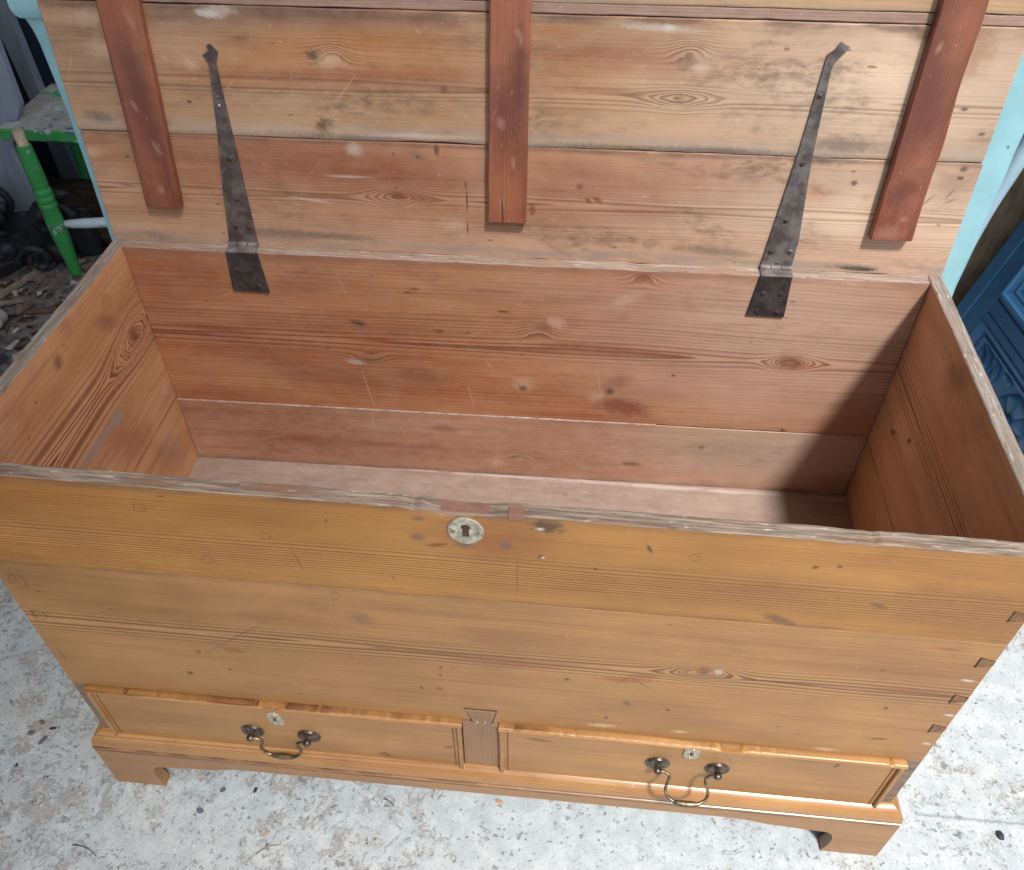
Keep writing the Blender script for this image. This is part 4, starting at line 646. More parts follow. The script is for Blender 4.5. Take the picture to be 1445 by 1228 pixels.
# oval lock escutcheon with a real keyhole through the plate
def keyhole_outline(n):
    key = [(.0050 * math.sin(t), .0055 + .0050 * math.cos(t)) for t in [R_(q) for q in range(-140, 141, 10)]]
    key = [(-.0036, .0016)] + key + [(.0036, .0016), (.0036, -.0098), (-.0036, -.0098)]
    out = []
    for i in range(n):                                  # ray from the middle of the slot to the outline
        t = 2 * math.pi * i / n; d = (math.cos(t), math.sin(t)); best = .02
        for p, q in zip(key, key[1:] + key[:1]):
            e = (q[0] - p[0], q[1] - p[1]); det = d[0] * -e[1] + e[0] * d[1]
            if abs(det) < 1e-12: continue
            px, py = p[0], p[1] - .002
            r = (px * -e[1] + e[0] * py) / det; s = (d[0] * py - d[1] * px) / det
            if r > 0 and -1e-6 <= s <= 1 + 1e-6: best = min(best, r)
        out.append((d[0] * best, .002 + d[1] * best))
    return out
K0 = keyhole_outline(72); n = len(K0)
LX, LZ, LA, LB = .5660, .6762, .0188, .0205
bm = bmesh.new()
rr = []
for (s, h, inner) in ((1.0, 0, 0), (1.0, .0012, 0), (.95, .0021, 0), (.86, .0018, 0), (0, .0017, 1), (0, 0, 1)):
    ring = []
    for i_, p in enumerate(K0):
        t = 2 * math.pi * i_ / n
        q = p if inner else (LA * s * math.cos(t), LB * s * math.sin(t))
        ring.append(bm.verts.new(chest(LX + q[0], -.0002 - h, LZ + q[1])))
    rr.append(ring)
for a, b in zip(rr, rr[1:]):
    for j in range(n): bm.faces.new((a[j], a[(j + 1) % n], b[(j + 1) % n], b[j]))
lock = cpart('lock_escutcheon', bm, M['esc'], None, 'auto', 'oval pale brass lock plate with keyhole and two screws')
cpart('keyhole', prism_bm([(LX + a * 1.05, LZ + b * 1.05) for a, b in K0], FX, -.0004, .002), M['hole'], lock)
for s in (-1, 1):
    sx = LX + s * .0128
    sc_ = lathe_bm([(.0040, .0012), (.0040, .0021), (.0034, .0024), (0, .0024)], lambda a, b, h: chest(sx + a, -h, LZ - .0008 + b), 16)
    o = cpart('screw', sc_, M['esc'], lock)
    sl2 = bmesh.new()
    for k in (-1, 1):
        cx_ = sx + k * .0010
        prism_bm([(cx_ - .0016, LZ - .0034), (cx_ - .0010, LZ - .0036), (cx_ + .0014, LZ + .0014), (cx_ + .0008, LZ + .0018)], FX, -.00265, -.0022, bm=sl2)
    cpart('screw_slot', sl2, M['hole'], lock)

# plinth: ovolo moulding mitred round three sides, apron with bracket feet
O = .0178
arc = [(.0030, .1456), (.0065, .1440), (.0098, .1419), (.0126, .1392), (.0148, .1360), (.0163, .1322), (.0170, .1282), (.0172, .1240), (.0172, .1205)]
prof = [(-.004, .1200), (-.004, .1462), (.0008, .1462)] + arc + [(.0172, .1190), (.0186, .1183), (.0188, .1170), (.0178, .1160), (.0140, .1158), (-.004, .1158)]
bm = bmesh.new(); rings = []
stations = []
for k in range(13): stations.append(('l', D - D * k / 12))
for k in range(61): stations.append(('f', W * k / 60))
for k in range(13): stations.append(('r', D * k / 12))
for sd, t in stations:
    ring = []
    for (o, z) in prof:
        j = .0004 * nz(t * 30, z * 90, ord(sd[0]))
        if sd == 'l': p = (-o - j, (t if t > 0 else -o), z)
        elif sd == 'r': p = (W + o + j, (t if t > 0 else -o), z)
        else: p = (t if 0 < t < W else (-o if t == 0 else W + o), -o - j, z)
        ring.append(bm.verts.new(chest(*p)))
    rings.append(ring)
for a, b in zip(rings, rings[1:]):
    for j in range(len(prof)): bm.faces.new((a[j], a[(j + 1) % len(prof)], b[(j + 1) % len(prof)], b[j]))
bmesh.ops.remove_doubles(bm, verts=bm.verts, dist=1e-5)
cpart('plinth_moulding', bm, M['bead2'], None, 'auto')
foot = [(-O, .1159), (-O, .004), (-O + .004, .0), (.0620, .0)]
foot += [(.0605, .010), (.0572, .022), (.0556, .036), (.0565, .050), (.0610, .062), (.0690, .0690), (.0840, .0702), (.100, .0712), (.130, .0745), (.160, .0770), (.173, .0800), (.183, .0830), (.196, .0855), (.230, .0870)]
right = [(W - a + (-.0035 if .05 < a < .09 else 0), b) for a, b in foot[::-1]]
def apron_bm(bot_l, bot_r, f, w0, w1, top):
    """two bracket feet and the strip between them as one closed board"""
    b = bmesh.new()
    fl = [p for p in bot_l]; k = 13                     # foot outline up to the point where the strip starts
    def face2(poly):
        A = [b.verts.new(f(x, z, w0)) for x, z in poly]; B = [b.verts.new(f(x, z, w1)) for x, z in poly]
        b.faces.new(A); b.faces.new(B[::-1])
    def wall(p, q):
        b.faces.new([b.verts.new(f(*c)) for c in ((p[0], p[1], w0), (q[0], q[1], w0), (q[0], q[1], w1), (p[0], p[1], w1))])
    lo = [p for p in bot_l[k - 1:]] + [p for p in bot_r[:len(bot_r) - k + 1]]
    xs = lo[0][0], lo[-1][0]
    def convexish(foot_pts, x_in):                      # foot in horizontal bands: outer edge to inner curve
        outer = foot_pts[0][0]; curve = foot_pts[3:k]
        for p, q in zip(curve, curve[1:]):
            for w, rev in ((w0, 0), (w1, 1)):
                v = [b.verts.new(f(x, z, w)) for x, z in ((outer, p[1]), (p[0], p[1]), (q[0], q[1]), (outer, q[1]))]
                b.faces.new(v[::-1] if rev else v)
        t = curve[-1]
        for w, rev in ((w0, 0), (w1, 1)):
            v = [b.verts.new(f(x, z, w)) for x, z in ((outer, t[1]), (t[0], t[1]), (t[0], top), (outer, top))]
            b.faces.new(v[::-1] if rev else v)
    convexish(bot_l, xs[0]); convexish(bot_r[::-1], xs[1])
    for p, q in zip(lo, lo[1:]):
        for w, rev in ((w0, 0), (w1, 1)):
            v = [b.verts.new(f(x, z, w)) for x, z in ((p[0], p[1]), (q[0], q[1]), (q[0], top), (p[0], top))]
            b.faces.new(v[::-1] if rev else v)
    ol = bot_l + bot_r
    for p, q in zip(ol, ol[1:] + ol[:1]): wall(p, q)
    bmesh.ops.remove_doubles(b, verts=b.verts, dist=1e-5)
    return b
cpart('plinth_apron', apron_bm(foot, right, FX, -O, -.0002, .1159), M['plinth'])
sl_ = [(.0, .1157)] + [(-.0001 + (a + O) * .9, b) for a, b in foot[1:]]
sl_ = [(min(max(a, .0), D / 2 - .002), b) for a, b in sl_]
for x0, x1 in ((-O, -.001), (W + .001, W + O)):
    cpart('plinth_apron', apron_bm(sl_, [(D - a, b) for a, b in sl_[::-1]], lambda u, v, w: chest(w, u, v), x0, x1, .1157), M['plinthy'])
cpart('plinth_apron', slab_bm(.0, W, .004, .115, D - .0178, D - .0004, FX, .001, 10, .0004, 44), M['plinthy'])

# ------------------------------------------------------------------ lid, leaning back on its hinges
aY = math.atan(DD / W); TL = .0731
ex_ = Vector((math.cos(aY), math.sin(aY), 0))
eu_ = Vector((-math.sin(aY) * math.sin(TL), math.cos(aY) * math.sin(TL), math.cos(TL)))
en_ = ex_.cross(eu_)                        # towards the viewer
LO = Vector((0, D - DD / 2, H + .0006))
LF = Matrix(((ex_.x, -en_.x, eu_.x, LO.x), (ex_.y, -en_.y, eu_.y, LO.y), (ex_.z, -en_.z, eu_.z, LO.z), (0, 0, 0, 1)))
LM = TB @ LF
LP = lambda u, v, w: (u, w, v)              # lid frame: along, up, into the board
def lpart(name, bm, mat, parent=None, smooth=False):
    return link(name, bm, mat, parent or ROOT, LM if parent is None else None, smooth)
lt = .020
lpart('lid_board', slab_bm(.0005, 1.1508, -.0035, .1540, 0, lt, LP, .0014, 90, .0008, 50, ()), M['ll'])
lpart('lid_board', slab_bm(-.0015, 1.1490, .1548, .3098, -.0006, lt, LP, .0014, 90, .0009, 51, (('v0', .47, .06, .0012),)), M['lu'])
lpart('lid_board', slab_bm(.001, 1.1492, .3112, .3222, .0004, lt, LP, .0012, 90, .0006, 52), M['lf'])
lpart('lid_board', slab_bm(0, 1.150, .3230, .500, 0, lt, LP, .0014, 40, .0008, 53), M['lt'])
bt = .0128
for i, (poly, m) in enumerate((
    ([(.0680, .0560), (.1165, .0535), (.1290, .3168), (.1365, .485), (.0870, .485), (.0775, .3155)], 'b1'),
    ([(.5362, .0545), (.5875, .0545), (.5880, .3282), (.5885, .485), (.5425, .485), (.5412, .3271)], 'b2'),
    ([(1.0375, .0520), (1.0915, .0500), (1.0868, .3406), (1.0840, .485), (1.0350, .485), (1.0378, .3394)], 'b3'))):
    # batten sides follow the tapering outline; stations along the length
    L0, L1 = poly[0][1], poly[3][1]; bm = bmesh.new(); rings = []; NS = 60
    def edge(side, v):
        a, b, c = (poly[0], poly[5], poly[4]) if side == 0 else (poly[1], poly[2], poly[3])
        if v <= b[1]: t = (v - a[1]) / (b[1] - a[1]); return a[0] + (b[0] - a[0]) * t
        t = (v - b[1]) / (c[1] - b[1]); return b[0] + (c[0] - b[0]) * t
    for k in range(NS + 2):
        v = L0 if k == 0 else L0 + .001 + (L1 - L0 - .001) * (k - 1) / NS
        sh = .0012 if k == 0 else 0
        x0 = edge(0, v) + sh + .0006 * nz(v * 20, i, 1) + .0004 * nz(v * 90, i, 2); x1 = edge(1, v) - sh + (.0006 if i < 2 else .0018) * nz(v * (20 if i < 2 else 14), i, 5) + .0004 * nz(v * 90, i, 4)
        c = .0020 + .0012 * nz(v * 30, i, 8); h = bt - sh
        rings.append([bm.verts.new((x, y, v)) for x, y in ((x0, -.0007), (x0, -h + c), (x0 + c, -h), (x1 - c, -h), (x1, -h + c), (x1, -.0007))])
    for a, b in zip(rings, rings[1:]):
        for j in range(6): bm.faces.new((a[j], a[(j + 1) % 6], b[(j + 1) % 6], b[j]))
    bm.faces.new(rings[0]); bm.faces.new(rings[-1][::-1])
    o = lpart('batten', bm, M[m])
    o['label'] = ('left red-brown batten screwed across the lid', 'centre red-brown batten with a split lower end', 'right red-brown batten with a dark knot near its lower end')[i]

def screw(x, z, y, r, parent, ang, mat, F):
    b = lathe_bm([(r, 0), (r * .98, .0007), (r * .7, .0014), (0, .0017)], lambda a, c, h: F(x + a, z + c, y - h), 14)
    ca, sa = math.cos(ang), math.sin(ang)
    q = [(-r * .85, -r * .13), (r * .85, -r * .13), (r * .85, r * .13), (-r * .85, r * .13)]
    sl = prism_bm([(x + a * ca - c * sa, z + a * sa + c * ca) for a, c in q], F, y - .00185, y - .0009)
    o = link('screw', b, mat, parent, None, 'auto')
    # slot kept as the same part: dark groove strip
    me2 = bpy.data.meshes.new('slot'); bmesh.ops.recalc_face_normals(sl, faces=sl.faces[:])
    bj = bmesh.new(); bj.from_mesh(o.data); nf = len(bj.faces)
    sl.to_mesh(me2); sl.free(); bj.from_mesh(me2)
    bj.faces.ensure_lookup_table()
    for fc in bj.faces[nf:]: fc.material_index = 1
    bj.to_mesh(o.data); bj.free(); bpy.data.meshes.remove(me2)
    o.data.materials.append(M['hole'])
    return o
straps = (
  dict(poly=[(.1700, .0035), (.2105, .0040), (.2062, .1571), (.2053, .1896), (.2035, .2445), (.2085, .2580), (.2010, .2672), (.1965, .2655), (.1990, .2600), (.1893, .2545), (.1946, .2470), (.1898, .1940), (.1864, .1564), (.1770, .0800)],
       leaf=[(.1690, .7042), (.2140, .7042), (.2187, .6382), (.1655, .6390)], mat='iron',
       scr=[(.1980, .2052, .0016, 'screwb'), (.1962, .1937, .0029, 'screwb'), (.1956, .1248, .0030, 'screw'), (.1946, .0685, .0030, 'screw'), (.1844, .0284, .0034, 'screw'), (.2024, .0282, .0034, 'screw')],
       lsc=[(.1789, .6747), (.1997, .6757), (.1787, .6507), (.2065, .6498)], kx=(.169, .2115), label='left wrought iron strap hinge with a rounded broken tip'),
  dict(poly=[(.9073, .0030), (.9487, .0032), (.9500, .0427), (.9420, .1490), (.9397, .2600), (.9420, .2690), (.9545, .2850), (.9440, .2905), (.9405, .2855), (.9390, .2820), (.9365, .2800), (.9315, .2760), (.9300, .2550), (.9235, .1600)],
       leaf=[(.9061, .7042), (.9485, .7042), (.9514, .6384), (.8994, .6390)], mat='iron2',
       scr=[(.9336, .2301, .0030, 'screw'), (.9314, .1467, .0033, 'screw'), (.9274, .0701, .0033, 'screw'), (.9173, .0245, .0035, 'screw'), (.9423, .0257, .0036, 'screwb'), (.9285, .0090, .0020, 'screwb')],
       lsc=[(.9160, .6770), (.9385, .6775), (.9120, .6480), (.9400, .6470)], kx=(.9065, .949), label='right wrought iron strap hinge with a forked broken tip'))
FB = lambda u, v, w: chest(u, w, v)
for s in straps:
    # strap: the outline in the lid plane, its mesh kept in chest space so that leaf and knuckle share its frame
    FL = lambda u, v, w: tuple(LF @ Vector((u, w, v)))
    bm = prism_bm(s['poly'], FL, -.0034, -.0008, bev=.0005)
    hg = cpart('strap_hinge', bm, M[s['mat']], None, False, s['label'])
    yb = D - TH + DD * ((s['leaf'][0][0]) / W - .5) * 0
    lf = prism_bm(s['leaf'], FB, D - TH - .0030, D - TH - .0004, bev=.0004)
    cpart('hinge_leaf', lf, M['irond'], hg)
    # bent top of the leaf lying across the rim, and the knuckle
    x0, x1 = s['kx']
    cpart('hinge_bend', slab_bm(x0, x1, D - TH - .0034, D - .0060, H - .0010, H + .0018, lambda u, v, w: chest(u, v, w), .0006, 10, .0004, x0), M['ironl'], hg)
    seg = (x1 - x0) / 3
    for k in range(3):
        a, b = x0 + seg * k + .0005, x0 + seg * (k + 1) - .0005
        rk = .0042 if k != 1 else .0046
        cpart('hinge_knuckle', tube_bm([chest(a + (b - a) * q / 3, D - .0040, H + .0022) for q in range(4)], rk, 14), M['ironl'], hg, 'auto')
    cpart('rivet', lathe_bm([(.0046, 0), (.0044, .0012), (.003, .0018), (0, .002)], lambda a, b, h: chest((x0 + x1) / 2 + a * 1.1, D - TH + .006 + b * .8, H + .0018 + h), 14), M['ironl'], hg, 'auto')
    for j, (x, z, r, m) in enumerate(s['scr']): screw(x, z, -.0034, r, hg, j * 1.1 + .4, M[m], FL)
    for j, (x, z) in enumerate(s['lsc']): screw(x, z, D - TH - .0030, .0036, hg, j * .9 + .3, M['irond2'], FB)

# ================================================================== setting
bm = bmesh.new()
bmesh.ops.create_grid(bm, x_segments=4, y_segments=4, size=60)
ground = tag(link('concrete_ground', bm, M['concrete']), kind='structure')
M['soil'] = plain_mat('dry dirt floor', (82, 80, 78), (138, 134, 130), .95, 38, .9, .01)
bm = bmesh.new()
NX, NY = 110, 90
def soil_z(x, y):
    e = min(1, max(0, (y - .70 + .10 * nz(x * 3, 2.0) - max(0, x + .3) * .4) / .12))
    return e * (.014 + .012 * nz(x * 5, y * 5) + .007 * nz(x * 19, y * 19) + .004 * nz(x * 50, y * 50, 3.0)) - (1 - e) * .02
vs = [[bm.verts.new((-2.2 + 4.6 * i / NX, .55 + 2.6 * j / NY, soil_z(-2.2 + 4.6 * i / NX, .55 + 2.6 * j / NY))) for j in range(NY + 1)] for i in range(NX + 1)]
for i in range(NX):
    for j in range(NY): bm.faces.new((vs[i][j], vs[i + 1][j], vs[i + 1][j + 1], vs[i][j + 1]))
tag(link('dirt_floor', bm, M['soil'], smooth=True), kind='structure')

# pale blue painted frame that the open lid leans against
M['aqua'] = paint_mat('pale blue paint', (146, 196, 206), (160, 210, 220), ((120, 128, 128), (186, 224, 230)), .68, .4, 14, 30)
M['aqua2'] = paint_mat('greyed blue paint', (146, 172, 188), (164, 190, 204), ((104, 110, 112),), .70, .45, 14, 30)
fr = thing('painted_headboard', 'pale blue painted wooden frame standing upright behind the open chest lid', 'frame', (.578, .585, 0))
FT = Matrix.Translation((-.578, -.585, 0))
def fpart(name, bm, m, smooth=False): return link(name, bm, m, fr, FT, smooth)
yF = .536
# left post: swelling profile with a rounded cap
prof = [(0, -.060), (.30, -.061), (.67, -.0605), (.76, -.0574), (.85, -.0559), (.896, -.0574), (.942, -.0592), (.960, -.0620), (.9735, -.0670)]
bm = bmesh.new(); rings = []
for z, xl in prof:
    xr = .03; r = .010
    rings.append([bm.verts.new(p) for p in ((xl, yF + r, z), (xl + r * .3, yF + r * .3, z), (xl + r, yF, z), (xr - .006, yF, z), (xr, yF + .006, z), (xr, yF + .05, z), (xl, yF + .05, z))])
for a, b in zip(rings, rings[1:]):
    for j in range(7): bm.faces.new((a[j], a[(j + 1) % 7], b[(j + 1) % 7], b[j]))
bm.faces.new(rings[0]); bm.faces.new(rings[-1][::-1])
fpart('post', bm, M['aqua'], 'auto')
cap = [(-.001, .9735), (.006, .9750), (.010, .9800), (.0125, .988), (.0120, .998), (.008, 1.006), (0, 1.010)]
bm = bmesh.new(); rings = []
for o, z in cap:
    rings.append([bm.verts.new(p) for p in ((-.060 - o, yF - o * .6, z), (.036, yF - o * .6, z), (.036, yF + .056, z), (-.060 - o, yF + .056, z))])
for a, b in zip(rings, rings[1:]):
    for j in range(4): bm.faces.new((a[j], a[(j + 1) % 4], b[(j + 1) % 4], b[j]))
bm.faces.new(rings[0]); bm.faces.new(rings[-1][::-1])
fpart('post_cap', bm, M['aqua'], 'auto')
fpart('post', slab_bm(0, 1.02, 1.112, 1.2065, yF, yF + .03, lambda u, v, w: (v, w, u), .006, 30, .0006, 61), M['aqua'])
fpart('rail', box_bm(.0302, 1.1118, yF + .012, yF + .032, .55, .93, cham=.003, seed=62), M['aqua'])
pts = catmull([(1.200, .596, .0), (1.214, .598, .55), (1.2245, .600, .71), (1.2390, .600, .80), (1.2530, .602, .86), (1.275, .606, .96)], 8)
fpart('back_leg', tube_bm(pts, .0135, 12), M['aqua2'], True)

# plank walls, dark brown, behind and beside
M['darkwood'] = plain_mat('dark weathered planks', (52, 44, 36), (84, 74, 60), .85, 14, .5, .003, (5, 5, .8))
def plank_wall(label, loc, rz, n, w, h):
    t = thing('plank_wall', label, 'wall', loc, rz)
    me = None
    for i in range(n):
        if me is None:
            o = link('plank', slab_bm(0, h, 0, w - .004, 0, .022, lambda u, v, q: (v, q, u), .002, 12, .0012, 70), M['darkwood'], t); me = o.data
        else:
            o = bpy.data.objects.new('plank', me); COL.objects.link(o); o.parent = t
        o.location = (i * w, .002 * math.sin(i * 2.3), 0)
    return t
plank_wall('dark brown vertical plank wall behind the pale blue frame at right', (1.02, 1.30, 0), 0.0, 7, .11, 1.15)
plank_wall('low dark brown plank partition behind the carved blue door', (1.80, 1.295, 0), R_(-90), 9, .12, .86)

# carved blue door leaning to the right
M['blue'] = paint_mat('deep blue paint', (60, 114, 162), (68, 124, 174), None, .6, .42, 22)
dx, dn, dz = Vector((-.11894, .99290, 0)), Vector((-.96007, -.11501, .25502)), Vector((.25321, .03033, .96694))
door = thing('carved_door', 'deep blue painted panelled door with carved flower leaning at the right of the chest', 'door', (1.5, .8, 0))
DM = Matrix(((dx.x, dn.x, dz.x, 0), (dx.y, dn.y, dz.y, 0), (dx.z, dn.z, dz.z, .004), (0, 0, 0, 1)))
FD = lambda u, v, w: (u, w, v)            # along s, height h, out of the face w
def dpart(name, bm, smooth=False, label=None):
    o = link(name, bm, M['blue'], door, DM, smooth)
    if label: o['label'] = label
    return o
S0, S1, HT = -.285, .318, .80
for a, b in ((.2375, S1), (S0, S0 + .0805)):
    dpart('stile', slab_bm(0, HT, a, b, -.028, 0, lambda u, v, w: (v, w, u), .0016, 30, .0003, 80))
dpart('stile_edge', slab_bm(0, HT, .2835, S1 + .002, 0, .0035, lambda u, v, w: (v, w, u), .0012, 30, .0003, 81))
dpart('stile_edge', slab_bm(0, HT, S0 - .002, S0 + .0345, 0, .0035, lambda u, v, w: (v, w, u), .0012, 30, .0003, 82))
I0, I1 = S0 + .081, .237
dpart('rail', slab_bm(I0, I1, .2705, .3010, -.026, -.0010, FD, .0016, 20, .0003, 83))
dpart('rail', slab_bm(I0, I1, .0, .050, -.026, -.0010, FD, .0016, 20, .0003, 84))
dpart('rail', slab_bm(I0, I1, .730, HT, -.026, -.0010, FD, .0016, 20, .0003, 85))
dpart('bead_strip', slab_bm(I0, I1, .2500, .2690, -.024, -.0004, FD, .0020, 20, .0003, 86))
dpart('bead_strip', slab_bm(I0, I1, .3020, .3140, -.024, -.0030, FD, .0016, 20, .0003, 87))
# sloping moulding of the upper opening, mitred frame
def frame_bm(o0, o1, h0, h1, prof):
    b = bmesh.new(); rings = []
    for d, w in prof:
        rings.append([b.verts.new((p[0], w, p[1])) for p in ((o0 + d, h0 + d), (o1 - d, h0 + d), (o1 - d, h1 - d), (o0 + d, h1 - d))])
    for r0, r1 in zip(rings, rings[1:]):
        for j in range(4): b.faces.new((r0[j], r0[(j + 1) % 4], r1[(j + 1) % 4], r1[j]))
    return b
dpart('opening_moulding', frame_bm(I0, .2372, .3135, .730, [(0, -.026), (0, .0040), (.003, .0062), (.008, .0058), (.012, .0010), (.020, -.0040), (.026, -.0045), (.030, -.0100), (.036, -.0130), (.036, -.026)]))
dpart('panel_moulding', frame_bm(I0, .2372, .050, .2500, [(0, -.026), (0, .0005), (.004, .0016), (.0085, .0008), (.010, -.0040), (.015, -.0150), (.022, -.0155), (.026, -.0115), (.030, -.0125), (.034, -.0180), (.034, -.026)]))
dpart('carved_panel', slab_bm(I0 + .02, .2172, .070, .230, -.026, -.0175, FD, .001, 20, .0003, 88))
# carving in relief
def petal(bm, c, ang, L, wd, hgt, base=-.0180):
    n, m = 10, 8; ca, sa = math.cos(ang), math.sin(ang); G = []
    for i in range(n + 1):
        t = i / n; r = .006 + L * t
        half = wd * (math.sin(min(1, t * 1.02) * math.pi * .62) ** .8) * (1 if t < .82 else math.sqrt(max(0, 1 - ((t - .82) / .185) ** 2)))
        row = []
        for j in range(m + 1):
            s = j / m * 2 - 1
            hh = hgt * (1 - abs(s) ** 3) * (.55 + .45 * t) - .0016 * math.exp(-(s / .16) ** 2) - .0012 * math.exp(-((abs(s) - .5) / .13) ** 2)
            hh *= (1 - .8 * max(0, (t - .86) / .14))
            q = (r, s * half)
            row.append(bm.verts.new((c[0] + q[0] * ca - q[1] * sa, base + hh, c[1] + q[0] * sa + q[1] * ca)))
        G.append(row)
    for i in range(n):
        for j in range(m): bm.faces.new((G[i][j], G[i + 1][j], G[i + 1][j + 1], G[i][j + 1]))
def flower(c, R):
    b = bmesh.new()
    for k in range(8): petal(b, c, k * math.pi / 4 + .3, R - .006, R * .40, .0095)
    return b
def scroll(pts, rad):
    p3 = catmull([(a, -.0165, h) for a, h in pts], 7)
    n = len(p3); r = [rad[0] + (rad[1] - rad[0]) * (i / (n - 1)) for i in range(n)]
    r = [q * min(1, 2.5 * min(i + .4, n - 1 - i + .4) / n * 2) for i, q in enumerate(r)]
    return tube_bm(p3, r, 8)
for cx in (.0120, -.1000):
    fl = dpart('carved_flower', flower((cx, .158), .058), True)
    link('flower_centre', lathe_bm([(.0135, -.018), (.0135, -.0085), (.011, -.0050), (.006, -.0030), (0, -.0025)], lambda a, b, h: (cx + a, h, .158 + b), 18), M['blue'], fl, None, True)
leafs = [
  [(.196, .216), (.186, .200), (.170, .186), (.160, .170), (.150, .150)], [(.196, .216), (.180, .216), (.166, .208), (.158, .192), (.152, .172)],
  [(.150, .205), (.140, .214), (.128, .210), (.120, .196), (.118, .180), (.126, .170)], [(.134, .196), (.126, .188), (.122, .176), (.128, .164), (.140, .158)],
  [(.160, .150), (.140, .140), (.120, .138), (.100, .146), (.086, .160)], [(.196, .090), (.180, .110), (.164, .124), (.150, .130)],
  [(.150, .100), (.132, .090), (.114, .094), (.106, .110), (.116, .122)], [(.098, .205), (.088, .214), (.076, .212), (.066, .204)]]
for pts in leafs:
    dpart('carved_leaf', scroll(pts, (.0062, .0085)), True)

# ------------------------------------------------------------------ left background
M['green'] = paint_mat('worn green paint', (54, 148, 76), (62, 158, 86), ((160, 180, 180), (84, 116, 94)), .62, .45, 20, 24)
M['seat'] = paint_mat('worn layered paint', (160, 162, 156), (186, 188, 182), ((92, 176, 124), (166, 214, 218), (86, 104, 140)), .60, .7, 26, 14)
M['grnedge'] = paint_mat('green seat edge', (56, 148, 76), (66, 160, 86), ((80, 100, 144), (160, 180, 182)), .57, .5, 20, 15)
M['whitewash'] = paint_mat('chalky stretcher paint', (190, 212, 220), (206, 222, 228), ((60, 104, 82), (90, 96, 92)), .60, .6, 20, 20)
ch = thing('green_chair', 'broken green painted wooden chair with worn seat and loose turned leg on the dirt', 'chair', (-.62, 1.52, 0))
CT = Matrix.Translation((.62, -1.52, 0))
def cp(name, bm, m, smooth=False): return link(name, bm, m, ch, CT, smooth)
cp('seat', slab_bm(-.832, -.385, 1.402, 1.69, .372, .402, lambda u, v, w: (u, v, w), .005, 30, .002, 90, top=(4, 5)), [M['grnedge'], M['seat']])
def leg(x, y, name='leg', lean=(0, 0), h=.372):
    P = [(.0135, 0), (.0150, .03), (.0165, .065), (.0172, .068), (.0185, .085), (.0215, .125), (.0225, .150), (.0225, .190), (.0200, .212), (.0226, .218), (.0230, .226), (.0202, .232), (.0226, .238), (.0232, .246), (.0206, .252), (.0226, .258), (.0226, .266), (.0192, .272), (.0215, .285), (.0205, .33), (.0180, h - .002), (.0150, h)]
    return lathe_bm(P, lambda a, b, q: (x + a + lean[0] * q, y + b + lean[1] * q, q + .012), 18)
o = cp('leg', leg(-.722, 1.330, h=.386), M['green'], 'auto'); o['label'] = 'loose front leg with a bare pale tenon on top'
M['tenon'] = plain_mat('bare tenon', (196, 170, 146), (222, 200, 178), .8, 60)
link('tenon', lathe_bm([(.0128, .396), (.0130, .430), (.0120, .434), (0, .4345)], lambda a, b, q: (-.722 + a, 1.330 + b, q), 16), M['tenon'], o, None, 'auto')
for x, y in ((-.43, 1.44), (-.43, 1.65), (-.80, 1.66)): cp('leg', leg(x, y, h=.37), M['green'], 'auto')
cp('stretcher', tube_bm([(-.716, 1.334, .176), (-.65, 1.35, .174), (-.55, 1.375, .171), (-.45, 1.425, .168)], [.0095, .0135, .0135, .010], 12), M['whitewash'], True)

M['greypaint'] = plain_mat('grey blue boards', (122, 134, 152), (146, 157, 172), .7, 10, .25, .002, (3, 3, .6))
def board(name, label, cat, x0, x1, y0, y1, z0, z1, m, seed, tilt=0.0):
    o = link(name, slab_bm(0, z1 - z0, x0 - (x0 + x1) / 2, x1 - (x0 + x1) / 2, 0, y1 - y0, lambda u, v, w: (v, w, u), .003, 20, .0015, seed), m)
    o.location = ((x0 + x1) / 2, y0, z0); o.rotation_euler = (0, tilt, 0)
    return tag(o, label, cat)
def quad_board(label, poly, y, th, m):
    o = link('grey_board', prism_bm(poly, lambda u, v, w: (u, w, v), y, y + th, bev=.003), m)
    return tag(o, label, 'board')
quad_board('narrow grey board standing against the navy panel behind the green chair', [(-.930, .0), (-.865, .0), (-.8924, .3802), (-.8975, .543), (-.8925, .74), (-.968, .74), (-.9447, .5141), (-.9334, .3362)], 1.72, .03, M['greypaint'])
quad_board('broad grey board standing left of the worn chair seat', [(-1.25, .0), (-.835, .0), (-.8406, .3329), (-.7759, .4413), (-.7714, .5721), (-.765, .72), (-1.25, .72)], 1.45, .022, M['greypaint'])
M['navy'] = paint_mat('navy paint', (36, 46, 66), (42, 54, 76), None, .6, .5, 12)
board('navy_panel', 'dark navy painted panel standing behind the green chair seat', 'panel', -1.20, -.25, 1.775, 1.80, .0, .90, M['navy'], 93)
M['log'] = plain_mat('dark rotten timber', (44, 36, 30), (78, 66, 56), .95, 22, .8, .008, (1, 4, 4))
def timber(label, p, q, r, seed, name='timber_baulk'):
    p, q = Vector(p), Vector(q); n = 16
    pts = [p.lerp(q, i / n) + Vector((0, 0, .01 * nz(i * .5, seed))) for i in range(n + 1)]
    o = link(name, tube_bm([v - p for v in pts], [r * (1 + .2 * nz(i * .6, seed, 3)) for i in range(n + 1)], 9), M['log'], smooth=True)
    o.location = p
    return tag(o, label, 'timber')
timber('dark rotten timber lying under the green chair seat', (-1.25, 1.62, .075), (-.25, 1.66, .075), .065, 1.0)
timber('thinner dark timber lying behind the chair stretcher', (-1.05, 1.50, .055), (-.25, 1.52, .05), .04, 2.0)

